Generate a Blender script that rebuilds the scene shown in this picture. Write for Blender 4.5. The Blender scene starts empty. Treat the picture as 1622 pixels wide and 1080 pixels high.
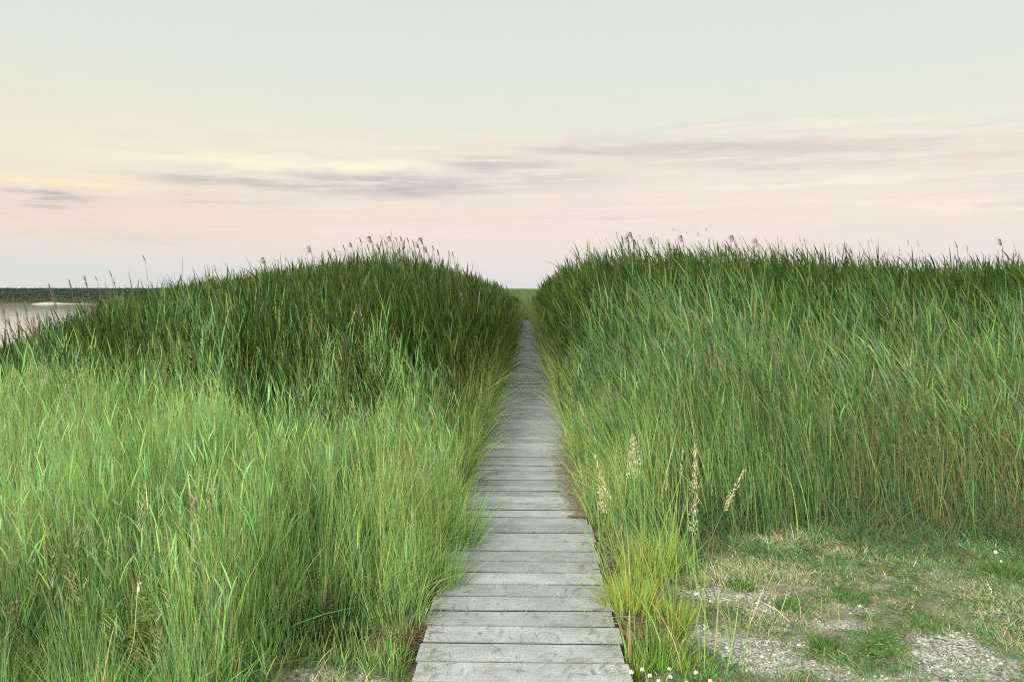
import bpy, math, random
import numpy as np

S = bpy.context.scene
R = math.radians
random.seed(7)
rng = np.random.default_rng(11)

# ------------------------------------------------------------------ camera
EYE = 1.6
F = 1262.0                      # focal length in photo pixels (1622 x 1080)
PITCH = math.atan((540 - 457) / F)
YAW = math.atan((835 - 811) / F)
cam_d = bpy.data.cameras.new('camera')
cam = bpy.data.objects.new('camera', cam_d)
S.collection.objects.link(cam)
cam.location = (0, 0, EYE)
cam.rotation_euler = (math.pi / 2 - PITCH, 0, YAW)
cam_d.sensor_width = 36
cam_d.lens = 36 * F / 1622
cam_d.clip_start = 0.05
cam_d.clip_end = 9000
S.camera = cam

# ------------------------------------------------------------------ exposure
S.view_settings.view_transform = 'Standard'
S.view_settings.look = 'None'
S.view_settings.exposure = 0.0
S.view_settings.gamma = 1.0
S.cycles.max_bounces = 6
S.cycles.diffuse_bounces = 3
S.cycles.glossy_bounces = 2
S.cycles.transmission_bounces = 3
S.cycles.transparent_max_bounces = 4
S.cycles.use_denoising = False
S.cycles.pixel_filter_type = 'BLACKMAN_HARRIS'
S.cycles.filter_width = 1.15

# ------------------------------------------------------------------ sun (soft, veiled evening light)
SUN_EL = 23.0
SUN_AZ = 207.0                  # compass style: 0 = along the boardwalk, clockwise
sun_d = bpy.data.lights.new('sun', 'SUN')
sun_d.energy = 4.8
sun_d.angle = R(12)
sun_d.color = (1.0, 0.95, 0.84)
sun = bpy.data.objects.new('sun', sun_d)
S.collection.objects.link(sun)
az, el = R(SUN_AZ), R(SUN_EL)
sv = (math.sin(az) * math.cos(el), math.cos(az) * math.cos(el), math.sin(el))
from mathutils import Vector
sun.rotation_euler = Vector(sv).to_track_quat('Z', 'Y').to_euler()
sun.location = (0, -5, 20)


def lin(r, g, b):
    f = lambda c: c / 255 / 12.92 if c / 255 <= 0.04045 else ((c / 255 + 0.055) / 1.055) ** 2.4
    return (f(r), f(g), f(b), 1.0)


# ------------------------------------------------------------------ world
W = bpy.data.worlds.new('World')
S.world = W
W.use_nodes = True
nt = W.node_tree
nt.nodes.clear()
N, Lk = nt.nodes, nt.links


def mth(op, a, b=None, c=None, clamp=False):
    n = N.new('ShaderNodeMath'); n.operation = op; n.use_clamp = clamp
    for i, v in enumerate((a, b, c)):
        if v is None: continue
        if isinstance(v, (int, float)): n.inputs[i].default_value = v
        else: Lk.new(v, n.inputs[i])
    return n.outputs[0]


def mixc(f, a, b, mode='MIX'):
    n = N.new('ShaderNodeMix'); n.data_type = 'RGBA'; n.blend_type = mode
    for i, v in ((0, f), (6, a), (7, b)):
        if isinstance(v, (int, float)): n.inputs[i].default_value = v
        elif isinstance(v, tuple): n.inputs[i].default_value = v
        else: Lk.new(v, n.inputs[i])
    return n.outputs[2]


tc = N.new('ShaderNodeTexCoord')
sx = N.new('ShaderNodeSeparateXYZ')
Lk.new(tc.outputs['Generated'], sx.inputs[0])
gx, gy, gz = sx.outputs
az_ = mth('ARCTAN2', gx, gy)
el_ = mth('ARCSINE', gz)


def wnoise(su, sv_, scale, detail, off=0.0):
    cb = N.new('ShaderNodeCombineXYZ')
    Lk.new(mth('MULTIPLY', az_, su), cb.inputs[0])
    Lk.new(mth('MULTIPLY', el_, sv_), cb.inputs[1])
    cb.inputs[2].default_value = off
    n = N.new('ShaderNodeTexNoise'); n.inputs['Scale'].default_value = scale
    n.inputs['Detail'].default_value = detail; n.inputs['Roughness'].default_value = 0.62
    Lk.new(cb.outputs[0], n.inputs['Vector'])
    return n.outputs[0]


ramp = N.new('ShaderNodeValToRGB')
Lk.new(mth('MULTIPLY', el_, 1 / 0.4, clamp=True), ramp.inputs[0])
stops = [(-0.01, (222, 221, 220)), (0.03, (231, 223, 219)), (0.07, (235, 224, 216)), (0.11, (238, 228, 215)),
         (0.155, (236, 231, 214)), (0.20, (230, 232, 216)), (0.27, (223, 230, 218)), (0.35, (215, 226, 218))]
cr = ramp.color_ramp
while len(cr.elements) < len(stops): cr.elements.new(0.5)
for e_, (p, c) in zip(cr.elements, stops):
    e_.position = max(0, p / 0.4); e_.color = lin(*c)
sky = ramp.outputs[0]
warp1 = mth('SUBTRACT', wnoise(3.2, 12, 2.0, 6, 3.1), 0.5)
warp2 = mth('SUBTRACT', wnoise(5.0, 20, 2.4, 7, 8.7), 0.5)
streak = wnoise(5.2, 58, 1.3, 9, 1.3)
fine = wnoise(7.0, 120, 1.5, 5, 5.3)
streakm = mth('MULTIPLY_ADD', mth('SUBTRACT', streak, 0.5), 6.0, 0.7, clamp=True)


def blob(sky, px, py, rx, ry, col, k, tilt=0.0, tex=True, wp=1.0):
    u0 = math.atan((px - 835) / F); v0 = math.atan((457 - py) / math.hypot(F, px - 835))
    sc = math.cos(u0) ** 2
    du = mth('ADD', mth('SUBTRACT', az_, u0), mth('MULTIPLY', warp1, 0.16 * wp))
    dv = mth('ADD', mth('SUBTRACT', el_, v0), mth('MULTIPLY', warp2, 0.045 * wp))
    if tilt: dv = mth('MULTIPLY_ADD', du, -tilt, dv)
    a = mth('MULTIPLY', du, F / rx / sc); b = mth('MULTIPLY', dv, F / ry)
    e = mth('EXPONENT', mth('MULTIPLY', mth('ADD', mth('MULTIPLY', a, a), mth('MULTIPLY', b, b)), -1.0))
    m = mth('MULTIPLY', e, k)
    if tex: m = mth('MULTIPLY', m, streakm)
    return mixc(m, sky, lin(*col))


# broad tints
sky = blob(sky, -60, 240, 620, 110, (236, 228, 203), 0.6, tex=False)
sky = blob(sky, 0, 345, 480, 40, (241, 211, 201), 0.7, tex=False)
sky = blob(sky, -40, 428, 440, 34, (212, 220, 216), 0.7, tex=False)
sky = blob(sky, 330, 250, 420, 45, (249, 236, 212), 0.5, tex=False)
sky = blob(sky, 700, 345, 520, 36, (243, 222, 211), 0.5, tex=False)
sky = blob(sky, 1250, 330, 500, 60, (242, 226, 214), 0.6, tex=False)
# light streaks
for b in [(420, 262, 190, 9, (255, 245, 214), 1.0), (90, 284, 150, 9, (250, 236, 200), 0.9), (780, 240, 120, 10, (250, 230, 214), 0.7),
          (1260, 212, 190, 7, (254, 240, 226), 1.0), (1500, 215, 160, 7, (252, 236, 224), 0.9), (1350, 322, 260, 5, (250, 234, 220), 0.8),
          (1560, 322, 100, 5, (252, 236, 220), 0.8), (1300, 280, 260, 7, (246, 232, 218), 0.6), (300, 335, 260, 9, (246, 222, 206), 0.6),
          (120, 362, 180, 7, (246, 224, 214), 0.5), (640, 370, 260, 6, (244, 228, 218), 0.5), (1240, 198, 70, 4, (250, 238, 226), 0.9), (560, 262, 200, 8, (255, 246, 218), 1.0), (700, 240, 110, 6, (255, 240, 224), 1.0), (1300, 292, 240, 6, (254, 240, 226), 0.9), (1540, 332, 120, 4, (255, 238, 220), 1.0), (820, 224, 90, 6, (252, 232, 220), 0.9), (1400, 216, 120, 5, (252, 238, 224), 0.9), (1560, 246, 120, 8, (248, 226, 214), 0.8), (1150, 205, 80, 5, (250, 236, 222), 0.8), (140, 290, 130, 7, (254, 240, 200), 0.9)]:
    sky = blob(sky, *b, True, 0.6) if len(b) == 7 else blob(sky, b[0], b[1], b[2], b[3], b[4], b[5], 0.0, True, 0.6)
# grey and lilac clouds
for b in [(560, 297, 270, 17, (200, 190, 193), 1.0, 0.0), (640, 292, 120, 10, (196, 186, 189), 0.6, 0.0), (345, 286, 75, 9, (188, 184, 188), 0.9, 0.0), (60, 315, 100, 10, (172, 172, 180), 1.0, 0.0), (40, 316, 60, 7, (165, 167, 176), 0.8, 0.0),
          (350, 320, 90, 6, (212, 198, 202), 0.6, 0.0), (800, 268, 130, 15, (200, 189, 194), 0.9, -0.12), (900, 244, 120, 8, (214, 194, 194), 0.7, -0.06),
          (1110, 240, 260, 18, (210, 195, 194), 0.85, -0.03), (1050, 212, 160, 7, (218, 212, 208), 0.5, 0.1), (1300, 256, 350, 22, (219, 205, 202), 0.75, 0.0),
          (915, 344, 120, 4, (214, 200, 201), 0.7, 0.0), (1530, 201, 60, 4, (205, 208, 208), 0.7, -0.05), (230, 378, 200, 7, (214, 208, 208), 0.5, 0.0)]:
    sky = blob(sky, b[0], b[1], b[2], b[3], (b[4][0], b[4][1] + 3, b[4][2] - 3), b[5], b[6], wp=0.7)
band = mth('MULTIPLY', mth('MULTIPLY_ADD', el_, 12.0, -0.2, clamp=True), mth('MULTIPLY_ADD', el_, -8.0, 2.0, clamp=True))
sky = mixc(mth('MULTIPLY', mth('MULTIPLY', mth('SUBTRACT', fine, 0.5), 1.6, clamp=True), band), sky, lin(252, 238, 224))
sky = mixc(mth('MULTIPLY', mth('MULTIPLY', mth('SUBTRACT', 0.47, streak), 1.8, clamp=True), band), sky, lin(214, 206, 203))
# brighter sky overhead and behind the viewer, above the photographed strip
up = mth('MULTIPLY_ADD', el_, 1 / 0.6, -0.42 / 0.6, clamp=True)
gain = mth('MULTIPLY_ADD', up, 0.5, 1.0)
back = mth('MULTIPLY_ADD', gy, -1.4, 0.0, clamp=True)
gain = mth('MULTIPLY_ADD', back, 1.2, gain)
below = mth('LESS_THAN', gz, -0.02)
gcol = N.new('ShaderNodeCombineXYZ')
for i in range(3): Lk.new(gain, gcol.inputs[i])
sky = mixc(1.0, sky, gcol.outputs[0], 'MULTIPLY')
bg = N.new('ShaderNodeBackground'); Lk.new(sky, bg.inputs[0]); bg.inputs[1].default_value = 1.0
nish = N.new('ShaderNodeTexSky'); nish.sky_type = 'NISHITA'; nish.sun_disc = False
nish.sun_elevation = R(SUN_EL); nish.sun_rotation = R(SUN_AZ)
bg2 = N.new('ShaderNodeBackground'); Lk.new(nish.outputs[0], bg2.inputs[0]); bg2.inputs[1].default_value = 0.004
ad = N.new('ShaderNodeAddShader'); Lk.new(bg.outputs[0], ad.inputs[0]); Lk.new(bg2.outputs[0], ad.inputs[1])
wo = N.new('ShaderNodeOutputWorld'); Lk.new(ad.outputs[0], wo.inputs[0])
W.cycles.sampling_method = 'MANUAL'; W.cycles.sample_map_resolution = 512

# ------------------------------------------------------------------ helpers
_perm = rng.random((256, 256))


def vnoise(x, y, s=1.0, seed=0):
    x = np.asarray(x, float) / s + seed * 17.31 + 1000; y = np.asarray(y, float) / s + seed * 9.77 + 1000
    xi = np.floor(x).astype(int); yi = np.floor(y).astype(int); fx = x - xi; fy = y - yi
    fx = fx * fx * (3 - 2 * fx); fy = fy * fy * (3 - 2 * fy)
    g = lambda a, b: _perm[a % 256, b % 256]
    return (g(xi, yi) * (1 - fx) + g(xi + 1, yi) * fx) * (1 - fy) + (g(xi, yi + 1) * (1 - fx) + g(xi + 1, yi + 1) * fx) * fy


def fbm(x, y, s=1.0, seed=0, o=4):
    r = 0; a = 0.5; t = 0
    for i in range(o):
        r = r + a * vnoise(x, y, s / 2 ** i, seed + i * 3); t += a; a *= 0.5
    return r / t


def sstep(x, a, b):
    t = np.clip((np.asarray(x, float) - a) / (b - a), 0, 1); return t * t * (3 - 2 * t)


def at(px, py, Y=None, z=None):
    """point of the place seen at photo pixel (px, py), at depth Y or on height z"""
    a = (px - 811) / F; b = (540 - py) / F
    cp, sp = math.cos(PITCH), math.sin(PITCH)
    fy = cp + b * sp; fz = -sp + b * cp; fx = a
    cy, sy = math.cos(YAW), math.sin(YAW)
    dx = fx * cy - fy * sy; dy = fx * sy + fy * cy; dz = fz
    t = Y / dy if Y is not None else (z - EYE) / dz
    return Vector((dx * t, dy * t, EYE + dz * t))


def tag(o, label=None, cat=None, group=None, kind=None):
    if label: o['label'] = label
    if cat: o['category'] = cat
    if group: o['group'] = group
    if kind: o['kind'] = kind
    return o


def empty(name, loc, label, cat, group=None, rz=0.0):
    o = bpy.data.objects.new(name, None); S.collection.objects.link(o)
    o.empty_display_size = 0.1
    o.location = loc; o.rotation_euler = (0, 0, rz)
    return tag(o, label, cat, group)


def raw_mesh(name, V, Q, C=None, mat=None, parent=None, smooth=True):
    V = np.ascontiguousarray(V, np.float32); Q = np.ascontiguousarray(Q, np.int32)
    me = bpy.data.meshes.new(name)
    k = Q.shape[1]
    me.vertices.add(len(V)); me.vertices.foreach_set('co', V.ravel())
    me.loops.add(Q.size); me.loops.foreach_set('vertex_index', Q.ravel())
    me.polygons.add(len(Q)); me.polygons.foreach_set('loop_start', np.arange(0, Q.size, k, dtype=np.int32))
    if smooth: me.polygons.foreach_set('use_smooth', np.ones(len(Q), bool))
    if C is not None:
        at_ = me.attributes.new('tint', 'FLOAT_COLOR', 'POINT')
        C4 = np.ones((len(V), 4), np.float32); C4[:, :3] = C
        at_.data.foreach_set('color', C4.ravel())
    me.update(calc_edges=True); me.validate()
    if mat: me.materials.append(mat)
    o = bpy.data.objects.new(name, me); S.collection.objects.link(o)
    if parent: o.parent = parent
    return o


class Bag:
    """collects many ribbons, tubes and solids, to be linked as ONE mesh"""
    def __init__(s): s.V = []; s.Q = []; s.C = []; s.n = 0

    def add(s, V, Q, C):
        V = np.asarray(V, float).reshape(-1, 3)
        C = np.broadcast_to(np.asarray(C, float), (len(V), 3)) if np.ndim(C) == 1 else np.asarray(C, float).reshape(-1, 3)
        s.V.append(V); s.Q.append(np.asarray(Q) + s.n); s.C.append(C); s.n += len(V)

    def ribbons(s, p0, d, L, bend, w, col, seg=4, prof='blade', side=None, tipcol=None):
        p0 = np.asarray(p0, float); n = len(p0)
        if n == 0: return
        d = np.asarray(d, float); d = d / np.linalg.norm(d, axis=1, keepdims=True)
        L = np.broadcast_to(np.asarray(L, float), (n,)); w = np.broadcast_to(np.asarray(w, float), (n,))
        bend = np.asarray(bend, float); col = np.asarray(col, float)
        t = np.linspace(0, 1, seg + 1)
        P = p0[:, None] + d[:, None] * (L[:, None] * t)[:, :, None] + bend[:, None] * (t ** 2)[None, :, None] * L[:, None, None]
        if side is None:
            r = rng.normal(size=(n, 3)); r[:, 2] *= 0.25
            side = np.cross(d, r)
        side = side / (np.linalg.norm(side, axis=1, keepdims=True) + 1e-9)
        if prof == 'blade': pr = np.clip(1.0 - t ** 2.2, 0.04, 1) * (0.75 + 0.25 * np.sin(np.pi * np.clip(t * 1.3, 0, 1)))
        elif prof == 'leaf': pr = np.maximum(np.sin(np.pi * (0.12 + 0.88 * t) ** 0.75), 0.04)
        elif prof == 'seed': pr = np.maximum(np.sin(np.pi * (0.05 + 0.93 * t)), 0.08)
        else: pr = 1.0 - 0.55 * t
        off = side[:, None] * (w[:, None] * pr * 0.5)[:, :, None]
        V = np.stack([P - off, P + off], 2).reshape(-1, 3)
        base = (np.arange(n) * (seg + 1) * 2)[:, None, None]
        k = (np.arange(seg) * 2)[None, :, None]
        Q = (base + k + np.array([0, 1, 3, 2])[None, None]).reshape(-1, 4)
        if tipcol is None: C = np.repeat(col, (seg + 1) * 2, axis=0)
        else:
            tt = (t ** 2)[None, :, None]
            C = np.repeat((col[:, None] * (1 - tt) + np.asarray(tipcol)[:, None] * tt)[:, :, None], 2, axis=2).reshape(-1, 3)
        s.add(V, Q, C)

    def tube(s, pts, rad, col, sides=5):
        pts = [Vector(p) for p in pts]; V = []; n = len(pts)
        if not hasattr(rad, '__len__'): rad = [rad] * n
        for i, p in enumerate(pts):
            t = (pts[min(i + 1, n - 1)] - pts[max(i - 1, 0)]).normalized()
            a = t.cross(Vector((0.31, 0.9, 0.11))).normalized(); b = t.cross(a)
            for k in range(sides):
                th = 2 * math.pi * k / sides
                V.append(p + (a * math.cos(th) + b * math.sin(th)) * rad[i])
        Q = [(i * sides + k, i * sides + (k + 1) % sides, (i + 1) * sides + (k + 1) % sides, (i + 1) * sides + k)
             for i in range(n - 1) for k in range(sides)]
        s.add([tuple(v) for v in V], Q, col)

    def ball(s, c, r, col, nu=8, nv=5, jit=0.0, sq=(1, 1, 1)):
        V = []
        for j in range(nv + 1):
            ph = math.pi * (0.02 + 0.96 * j / nv)
            for i in range(nu):
                th = 2 * math.pi * i / nu
                q = r * (1 + random.uniform(-jit, jit))
                V.append((c[0] + q * sq[0] * math.sin(ph) * math.cos(th), c[1] + q * sq[1] * math.sin(ph) * math.sin(th), c[2] + q * sq[2] * math.cos(ph)))
        Q = [(j * nu + i, j * nu + (i + 1) % nu, (j + 1) * nu + (i + 1) % nu, (j + 1) * nu + i) for j in range(nv) for i in range(nu)]
        s.add(V, Q, col)

    def box(s, x0, x1, y0, y1, z0, z1, col):
        V = [(x, y, z) for z in (z0, z1) for y in (y0, y1) for x in (x0, x1)]
        Q = [(0, 2, 3, 1), (4, 5, 7, 6), (0, 1, 5, 4), (2, 6, 7, 3), (0, 4, 6, 2), (1, 3, 7, 5)]
        s.add(V, Q, col)

    def build(s, name, mat, parent=None, smooth=True):
        return raw_mesh(name, np.concatenate(s.V), np.concatenate(s.Q), np.concatenate(s.C), mat, parent, smooth)


def vary(col, n, v=0.18, h=0.08):
    c = np.tile(np.asarray(col, float), (n, 1))
    c = c * np.exp(rng.normal(0, v, (n, 1))) * np.exp(rng.normal(0, h, (n, 3)))
    return np.clip(c, 0.003, 0.85)


# ------------------------------------------------------------------ materials
def newmat(name):
    m = bpy.data.materials.new(name); m.use_nodes = True
    t = m.node_tree; t.nodes.clear()
    return m, t, t.nodes, t.links


def leafmat(name, trans=0.35, rough=0.5, spec=0.3):
    m, t, n, l = newmat(name)
    a = n.new('ShaderNodeAttribute'); a.attribute_name = 'tint'
    p = n.new('ShaderNodeBsdfPrincipled'); p.inputs['Roughness'].default_value = rough
    p.inputs['Specular IOR Level'].default_value = spec
    l.new(a.outputs[0], p.inputs['Base Color'])
    tr = n.new('ShaderNodeBsdfTranslucent')
    hs = n.new('ShaderNodeMix'); hs.data_type = 'RGBA'; hs.blend_type = 'MULTIPLY'; hs.inputs[0].default_value = 1
    l.new(a.outputs[0], hs.inputs[6]); hs.inputs[7].default_value = (1.25, 1.25, 0.75, 1)
    l.new(hs.outputs[2], tr.inputs[0])
    mx = n.new('ShaderNodeMixShader'); mx.inputs[0].default_value = trans
    l.new(p.outputs[0], mx.inputs[1]); l.new(tr.outputs[0], mx.inputs[2])
    o = n.new('ShaderNodeOutputMaterial'); l.new(mx.outputs[0], o.inputs[0])
    return m


M_leaf = leafmat('leaf', 0.38, 0.62, 0.16)
M_straw = leafmat('straw', 0.25, 0.7, 0.15)


def woodmat():
    m, t, n, l = newmat('weathered_wood')
    tc = n.new('ShaderNodeTexCoord')
    a = n.new('ShaderNodeAttribute'); a.attribute_name = 'tint'
    mp = n.new('ShaderNodeMapping'); mp.inputs['Scale'].default_value = (1.6, 46, 20)
    l.new(tc.outputs['Object'], mp.inputs[0])
    g = n.new('ShaderNodeTexNoise'); g.inputs['Scale'].default_value = 2.2; g.inputs['Detail'].default_value = 8; g.inputs['Distortion'].default_value = 0.6
    l.new(mp.outputs[0], g.inputs[0])
    s2 = n.new('ShaderNodeTexNoise'); s2.inputs['Scale'].default_value = 5.0; s2.inputs['Detail'].default_value = 6
    l.new(tc.outputs['Object'], s2.inputs[0])
    sp = n.new('ShaderNodeTexNoise'); sp.inputs['Scale'].default_value = 120; sp.inputs['Detail'].default_value = 3
    l.new(tc.outputs['Object'], sp.inputs[0])

    def rmp(src, x0, x1, c0, c1):
        r = n.new('ShaderNodeMapRange'); r.inputs[1].default_value = x0; r.inputs[2].default_value = x1
        r.inputs[3].default_value = c0; r.inputs[4].default_value = c1; l.new(src, r.inputs[0]); return r.outputs[0]
    k1 = rmp(g.outputs[0], 0.3, 0.7, 0.88, 1.08)
    k2 = rmp(s2.outputs[0], 0.3, 0.7, 0.82, 1.14)
    k3 = rmp(sp.outputs[0], 0.35, 0.65, 0.78, 1.14)
    mm = n.new('ShaderNodeMath'); mm.operation = 'MULTIPLY'; l.new(k1, mm.inputs[0]); l.new(k2, mm.inputs[1])
    m3 = n.new('ShaderNodeMath'); m3.operation = 'MULTIPLY'; l.new(mm.outputs[0], m3.inputs[0]); l.new(k3, m3.inputs[1])
    vm = n.new('ShaderNodeVectorMath'); vm.operation = 'SCALE'; l.new(a.outputs['Vector'], vm.inputs[0]); l.new(m3.outputs[0], vm.inputs['Scale'])
    # greenish algae film in blotches
    al = n.new('ShaderNodeTexNoise'); al.inputs['Scale'].default_value = 1.7; al.inputs['Detail'].default_value = 7; al.inputs['Roughness'].default_value = 0.65
    l.new(tc.outputs['Object'], al.inputs[0])
    mx = n.new('ShaderNodeMix'); mx.data_type = 'RGBA'
    l.new(rmp(al.outputs[0], 0.5, 0.72, 0.0, 0.4), mx.inputs[0]); l.new(vm.outputs[0], mx.inputs[6]); mx.inputs[7].default_value = (0.23, 0.24, 0.20, 1)
    p = n.new('ShaderNodeBsdfPrincipled'); p.inputs['Roughness'].default_value = 0.82; p.inputs['Specular IOR Level'].default_value = 0.25
    l.new(mx.outputs[2], p.inputs['Base Color'])
    b = n.new('ShaderNodeBump'); b.inputs['Strength'].default_value = 0.5; b.inputs['Distance'].default_value = 0.004
    l.new(m3.outputs[0], b.inputs['Height']); l.new(b.outputs[0], p.inputs['Normal'])
    o = n.new('ShaderNodeOutputMaterial'); l.new(p.outputs[0], o.inputs[0])
    return m


def groundmat():
    m, t, n, l = newmat('soil_and_gravel')
    tc = n.new('ShaderNodeTexCoord')
    a = n.new('ShaderNodeAttribute'); a.attribute_name = 'tint'      # r = gravel cover, g = sward colour cover
    sp = n.new('ShaderNodeSeparateColor'); l.new(a.outputs[0], sp.inputs[0])

    def noise(s, d=5, r=0.6):
        q = n.new('ShaderNodeTexNoise'); q.inputs['Scale'].default_value = s; q.inputs['Detail'].default_value = d; q.inputs['Roughness'].default_value = r
        l.new(tc.outputs['Object'], q.inputs[0]); return q.outputs[0]

    def rm(col0, col1, src, a0=0.35, a1=0.65):
        r = n.new('ShaderNodeValToRGB'); r.color_ramp.elements[0].position = a0; r.color_ramp.elements[1].position = a1
        r.color_ramp.elements[0].color = (*col0, 1); r.color_ramp.elements[1].color = (*col1, 1); l.new(src, r.inputs[0]); return r.outputs[0]

    def mx(f, x, y):
        q = n.new('ShaderNodeMix'); q.data_type = 'RGBA'; l.new(f, q.inputs[0]); l.new(x, q.inputs[6]); l.new(y, q.inputs[7]); return q.outputs[2]
    soil = rm((0.14, 0.125, 0.09), (0.31, 0.275, 0.21), noise(9))
    moss = rm((0.06, 0.095, 0.035), (0.13, 0.16, 0.07), noise(24))
    base = mx(rm((0, 0, 0), (1, 1, 1), noise(5, 8), 0.42, 0.58), soil, moss)
    vo = n.new('ShaderNodeTexVoronoi'); vo.inputs['Scale'].default_value = 75; l.new(tc.outputs['Object'], vo.inputs[0])
    vs = n.new('ShaderNodeSeparateColor'); l.new(vo.outputs['Color'], vs.inputs[0])
    gr = rm((0.18, 0.16, 0.13), (0.46, 0.44, 0.41), vs.outputs[0], 0.1, 0.9)
    f = n.new('ShaderNodeMath'); f.operation = 'ADD'; l.new(sp.outputs[0], f.inputs[0])
    f2 = n.new('ShaderNodeMath'); f2.operation = 'MULTIPLY_ADD'; l.new(noise(22, 6), f2.inputs[0]); f2.inputs[1].default_value = 1.6; f2.inputs[2].default_value = -0.8
    l.new(f2.outputs[0], f.inputs[1])
    base = mx(rm((0, 0, 0), (1, 1, 1), f.outputs[0], 0.3, 0.8), base, gr)
    far = rm((0.07, 0.095, 0.045), (0.11, 0.135, 0.06), noise(0.02, 8))
    base = mx(sp.outputs[1], base, far)
    p = n.new('ShaderNodeBsdfPrincipled'); p.inputs['Roughness'].default_value = 0.95; p.inputs['Specular IOR Level'].default_value = 0.1
    l.new(base, p.inputs['Base Color'])
    b = n.new('ShaderNodeBump'); b.inputs['Strength'].default_value = 0.8; b.inputs['Distance'].default_value = 0.012
    l.new(vo.outputs['Distance'], b.inputs['Height']); l.new(b.outputs[0], p.inputs['Normal'])
    o = n.new('ShaderNodeOutputMaterial'); l.new(p.outputs[0], o.inputs[0])
    return m


def watermat():
    m, t, n, l = newmat('river_water')
    tc = n.new('ShaderNodeTexCoord')
    mp = n.new('ShaderNodeMapping'); mp.inputs['Scale'].default_value = (0.5, 1.3, 1); l.new(tc.outputs['Object'], mp.inputs[0])
    q = n.new('ShaderNodeTexNoise'); q.inputs['Scale'].default_value = 1.4; q.inputs['Detail'].default_value = 5; l.new(mp.outputs[0], q.inputs[0])
    p = n.new('ShaderNodeBsdfPrincipled'); p.inputs['Roughness'].default_value = 0.09
    p.inputs['Base Color'].default_value = (0.36, 0.30, 0.265, 1); p.inputs['IOR'].default_value = 1.33
    p.inputs['Specular IOR Level'].default_value = 0.9
    b = n.new('ShaderNodeBump'); b.inputs['Strength'].default_value = 0.16; b.inputs['Distance'].default_value = 0.05
    l.new(q.outputs[0], b.inputs['Height']); l.new(b.outputs[0], p.inputs['Normal'])
    o = n.new('ShaderNodeOutputMaterial'); l.new(p.outputs[0], o.inputs[0])
    return m


def plainmat(name, rough=0.8):
    m, t, n, l = newmat(name)
    a = n.new('ShaderNodeAttribute'); a.attribute_name = 'tint'
    tc = n.new('ShaderNodeTexCoord')
    q = n.new('ShaderNodeTexNoise'); q.inputs['Scale'].default_value = 60; q.inputs['Detail'].default_value = 4; l.new(tc.outputs['Object'], q.inputs[0])
    r = n.new('ShaderNodeMapRange'); r.inputs[3].default_value = 0.8; r.inputs[4].default_value = 1.2; l.new(q.outputs[0], r.inputs[0])
    vm = n.new('ShaderNodeVectorMath'); vm.operation = 'SCALE'; l.new(a.outputs['Vector'], vm.inputs[0]); l.new(r.outputs[0], vm.inputs['Scale'])
    p = n.new('ShaderNodeBsdfPrincipled'); p.inputs['Roughness'].default_value = rough; p.inputs['Specular IOR Level'].default_value = 0.2
    l.new(vm.outputs[0], p.inputs['Base Color'])
    o = n.new('ShaderNodeOutputMaterial'); l.new(p.outputs[0], o.inputs[0])
    return m


M_wood = woodmat(); M_ground = groundmat(); M_water = watermat(); M_stone = plainmat('stone'); M_bloom = plainmat('bloom', 0.9)

# ------------------------------------------------------------------ terrain functions
G0 = -0.09
WATER_Z = -0.5
BANK_Y = 112.0


def shore(Y): return -6.5 - 0.42 * np.maximum(Y, -4)


def ground(X, Y):
    X = np.asarray(X, float); Y = np.asarray(Y, float)
    s = X - shore(Y)
    far = BANK_Y + 3 * np.sin(X * 0.05)
    inriver = sstep(-s, -3.2, 1.6) * (1 - sstep(Y, far - 4, far + 5))
    g = G0 + 0.10 * (fbm(X, Y, 2.2, 3) - 0.5) * sstep(np.abs(X), 0.6, 1.6) + 0.015 * (fbm(X, Y, 0.22, 5) - 0.5)
    rise = 0.9 * sstep(Y, BANK_Y + 3, BANK_Y + 30) * sstep(-X, -20, 40) + 0.35 * sstep(Y, 60, 200)
    g = g + np.maximum(rise, 0)
    return g * (1 - inriver) + (-1.6) * inriver


GRAVEL = [(1150, 943, .26, .10), (1190, 1030, .30, .13), (1260, 1062, .26, .08), (1405, 968, .22, .06), (1330, 990, .2, .05), (1500, 1025, .30, .14), (1600, 1055, .3, .10),
          (500, 1068, .10, .05), (585, 1080, .10, .04), (1250, 905, .10, .03), (1440, 1085, .5, .12), (1110, 1010, .1, .1), (1600, 970, .12, .05), (1215, 965, .14, .05)]
GR = []
for px, py, rx, ry in GRAVEL:
    p = at(px, py, z=G0); GR.append((p.x, p.y, rx * 1.05, ry * 1.5))


def gravel(X, Y):
    X = np.asarray(X, float); Y = np.asarray(Y, float)
    r = np.zeros_like(X)
    for x, y, rx, ry in GR: r = np.maximum(r, np.exp(-((X - x) / rx) ** 2 - ((Y - y) / ry) ** 2))
    r = r * .9 + 1.9 * (fbm(X, Y, 0.22, 21, 5) - 0.53) * sstep(r, 0.02, 0.3)
    return np.clip(r, 0, 1)


# ground sheet to the horizon
def axis(lo, hi, step, far, k=1.09):
    a = list(np.arange(lo, hi + 1e-6, step)); s = step
    v = hi
    while v < far: s *= k; v += s; a.append(v)
    v = lo; s = step; b = []
    while v > -far: s *= k; v -= s; b.append(v)
    return np.array(b[::-1] + a)


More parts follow.
